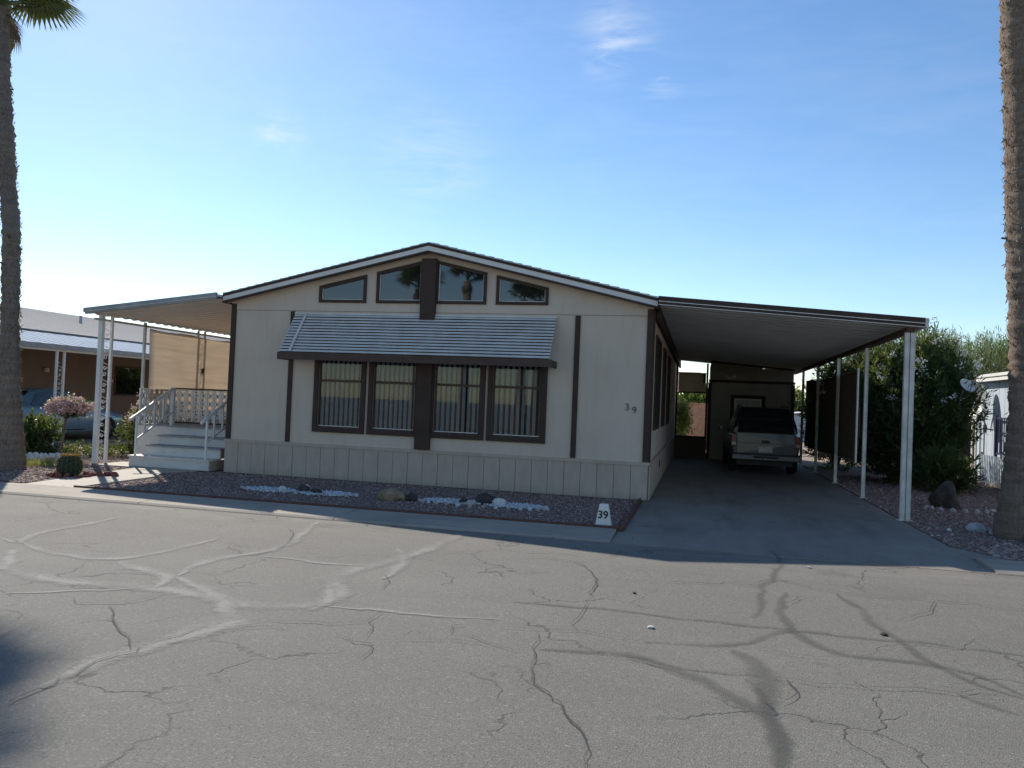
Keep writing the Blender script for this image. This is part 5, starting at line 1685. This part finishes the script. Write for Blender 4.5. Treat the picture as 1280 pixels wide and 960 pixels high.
def wheel(parent, x, y, R_, w, mrim):
    s = 1 if x > 0 else -1
    n = 28; vs = []; fs = []
    prof = [(0, R_*.62), (0, R_*.93), (.03, R_), (w-.03, R_), (w, R_*.93), (w, R_*.62)]
    for k in range(n):
        a = 2*math.pi*k/n
        for px, r in prof: vs.append((x-s*(w-px)+0, y+r*math.cos(a), R_+r*math.sin(a)))
    m_ = len(prof)
    for k in range(n):
        for i in range(m_): fs.append((k*m_+i, k*m_+(i+1) % m_, ((k+1) % n)*m_+(i+1) % m_, ((k+1) % n)*m_+i))
    wh = mesh_obj('wheel', vs, fs, M['rubber'], parent, smooth=False, world=False)
    rb_ = MB()
    rb_.tube([(x-s*.05, y, R_), (x-s*.03, y, R_)], [R_*.63, R_*.60], 20)
    for k in range(6):
        a = k*math.pi/3; rb_.bar((x-s*.012, y+R_*.15*math.cos(a), R_+R_*.15*math.sin(a)), (x-s*.012, y+R_*.58*math.cos(a), R_+R_*.58*math.sin(a)), .05, .02, (s, 0, 0))
    rb_.tube([(x-s*.03, y, R_), (x-s*.0, y, R_)], [R_*.2, R_*.15], 12)
    rb_.build('rim', M[mrim], wh, world=False)
    return wh


# SUV: local frame, rear at y=0, front at y=+4.3
SUV = thing('parked_suv', 'silver grey two-door style SUV parked nose-in under the carport, tailgate to the street', 'car', (10.55, 7.55, .004), .02)
SUV['label'] = 'silver grey SUV parked nose-in under the carport with its tailgate to the street'


def ssec(wb, wm, wt, z0, z1, z2):
    half = [(wb*.94, z0), (wb, z0+.06), (wm, (z0+z1)/2), (wm*.995, z1-.06), (wt, z2-.03), (wt-.05, z2)]
    return half+[(-x, z) for x, z in half[::-1]]


loft([(.02, (.76, .80, .78, .42, .98, 1.0)), (.10, (.80, .845, .80, .36, 1.0, 1.02)), (.5, (.82, .86, .81, .32, 1.02, 1.03)), (2.9, (.82, .86, .81, .32, 1.0, 1.02)), (3.1, (.82, .86, .79, .32, .98, 1.0)), (4.1, (.81, .84, .74, .34, .90, .93)), (4.28, (.76, .78, .66, .40, .80, .84))], ssec, M['silverpaint'], 'body', SUV)
cabin = loft([(.10, (.77, .79, .745, 1.0, 1.15, 1.20)), (.16, (.775, .785, .70, 1.0, 1.25, 1.42)), (.30, (.775, .775, .645, 1.0, 1.35, 1.66)), (.42, (.775, .775, .63, 1.0, 1.35, 1.70)), (1.6, (.775, .775, .63, 1.0, 1.35, 1.72)), (2.2, (.775, .775, .62, 1.0, 1.33, 1.68)), (2.95, (.775, .76, .70, .99, 1.02, 1.05))], ssec, M['charcoalpaint'], 'cabin', SUV)


def plate(parent, pts, mat, name, th=(0, -.008, 0)):
    n = len(pts); vs = [tuple(p_) for p_ in pts]+[tuple(Vector(p_)+Vector(th)) for p_ in pts]
    fs = [tuple(range(n)), tuple(range(2*n-1, n-1, -1))]+[(i, (i+1) % n, n+(i+1) % n, n+i) for i in range(n)]
    return mesh_obj(name, vs, fs, mat, parent, world=False)


# rear glass, follows slope from (y=.10,z=1.06) to (.27,1.60)
plate(SUV, [(-.70, .055, 1.05), (.70, .055, 1.05), (.67, .10, 1.25), (.61, .20, 1.52), (.56, .235, 1.60), (-.56, .235, 1.60), (-.61, .20, 1.52), (-.67, .10, 1.25)], M['carglass'], 'rear_glass')
tg = plate(SUV, [(-.70, .0, .52), (.70, .0, .52), (.71, .0, .80), (.70, .015, 1.035), (-.70, .015, 1.035), (-.71, .0, .80)], M['silverpaint'], 'tailgate', (0, -.022, 0))
MB().box(-.70, .70, -.030, -.0225, .775, .795).build('tailgate_crease', M['silverpaint'], tg, world=False)
MB().box(-.10, .10, -.040, -.0225, .80, .87).build('tailgate_handle', M['blackplastic'], tg, world=False)
MB().box(-.17, .17, -.034, -.0225, .56, .70).build('number_plate', M['whitedirty'], tg, world=False)
MB().tube([(.05, .02, 1.07), (.02, .03, 1.12), (-.30, .065, 1.20)], .009, 6).build('rear_wiper', M['blackplastic'], SUV, world=False)
for s in (-1, 1):
    tl = MB().box(*sorted((s*.725, s*.835)), -.02, .10, .70, 1.0).build('tail_light', M['redlens'], SUV, world=False)
    MB().box(*sorted((s*.73, s*.83)), -.026, -.021, .73, .80).build('reverse_lens', M['whitedirty'], tl, world=False)
    for y in (.85, 3.45): wheel(SUV, s*.86, y, .345, .22, 'chrome')
    MB().box(*sorted((s*.93, s*1.03)), 2.62, 2.72, 1.02, 1.18).build('side_mirror', M['charcoalpaint'], SUV, world=False, bevel=.02)
    MB().tube([(s*.58, .55, 1.70), (s*.58, .62, 1.76), (s*.58, 1.9, 1.76), (s*.58, 1.97, 1.71)], .014, 6).build('roof_rack', M['blackplastic'], SUV, world=False)
    plate(SUV, [(s*.787, .45, 1.06), (s*.787, 1.35, 1.06), (s*.70, 1.35, 1.55), (s*.70, .62, 1.55)], M['carglass'], 'side_glass', (s*.006, 0, 0))
bm_ = MB().box(-.83, .83, -.14, -.02, .36, .50).build('rear_bumper', M['chrome'], SUV, world=False, bevel=.02)
MB().box(-.30, .30, -.147, -.1405, .41, .47).build('bumper_pad', M['blackplastic'], bm_, world=False)
MB().box(-.83, .83, -.145, -.02, .502, .525).build('bumper_step', M['blackplastic'], SUV, world=False)
MB().box(-.70, .70, .1, 4.1, .22, .36).build('underbody', M['blackplastic'], SUV, world=False)
MB().tube([(.0, -.16, .40), (.0, -.05, .40)], .02, 8).build('tow_ball', M['steelgrey'], SUV, world=False)
hr = MB()
for x in (-.45, .35): hr.box(x-.09, x+.09, .60, .66, 1.02, 1.34)
hr.build('headrest', M['blackplastic'], SUV, world=False)

# blue coupe: rear at y=0, nose at +y
BCAR = thing('parked_car', 'light blue sedan parked nose-in under the neighbouring carport', 'car', (-8.95, 2.75, .006))


def csec(wb, wm, wt, z0, z1, z2):
    half = [(wb*.93, z0), (wb, z0+.07), (wm, (z0+z1)/2+.03), (wm*.985, z1-.03), (wt, z2-.015), (wt-.12, z2)]
    return half+[(-x, z) for x, z in half[::-1]]


loft([(.0, (.60, .66, .58, .42, .78, .82)), (.12, (.74, .80, .66, .30, .90, .96)), (.6, (.84, .885, .74, .24, .94, 1.02)), (1.4, (.86, .90, .78, .20, .94, 1.00)), (2.9, (.86, .90, .78, .20, .92, .97)), (3.6, (.85, .89, .72, .22, .84, .92)), (4.3, (.78, .84, .60, .26, .70, .78)), (4.6, (.55, .62, .45, .34, .58, .62))], csec, M['bluepaint'], 'body', BCAR)
loft([(.55, (.72, .70, .60, .98, 1.0, 1.02)), (1.15, (.74, .72, .56, .96, 1.16, 1.34)), (1.7, (.74, .72, .56, .96, 1.2, 1.43)), (2.3, (.74, .72, .55, .95, 1.18, 1.41)), (3.3, (.74, .70, .62, .93, .95, .97))], csec, M['bluepaint'], 'roof', BCAR)
for s in (-1, 1):
    plate(BCAR, [(s*.752, .95, 1.0), (s*.752, 2.92, .99), (s*.68, 2.35, 1.30), (s*.655, 1.7, 1.36), (s*.665, 1.25, 1.30)], M['carglass'], 'side_glass', (s*.012, 0, 0))
    for y in (.95, 3.65): wheel(BCAR, s*.90, y, .335, .22, 'chrome')
    plate(BCAR, [(s*.895, 1.3, .30), (s*.905, 2.75, .30), (s*.905, 2.75, .325), (s*.895, 1.3, .325)], M['blackplastic'], 'sill_strip', (s*.012, 0, 0))
    MB().box(*sorted((s*.80, s*.98)), 2.72, 2.84, .98, 1.12).build('side_mirror', M['bluepaint'], BCAR, world=False, bevel=.02)
    MB().box(*sorted((s*.60, s*.82)), .03, .14, .68, .84).build('tail_light', M['redlens'], BCAR, world=False)
    MB().box(*sorted((s*.50, s*.74)), 4.30, 4.42, .60, .70).build('headlight', M['whitedirty'], BCAR, world=False)
    MB().tube([(s*.885, 2.30, .80), (s*.91, 2.32, .80), (s*.91, 2.45, .80)], .01, 6).build('door_handle', M['chrome'], BCAR, world=False)
plate(BCAR, [(-.58, .72, 1.06), (.58, .72, 1.06), (.5, 1.16, 1.34), (-.5, 1.16, 1.34)], M['carglass'], 'rear_glass', (0, -.012, .012))
plate(BCAR, [(-.62, 3.15, 1.0), (.62, 3.15, 1.0), (.5, 2.36, 1.40), (-.5, 2.36, 1.40)], M['carglass'], 'windscreen', (0, .012, .015))
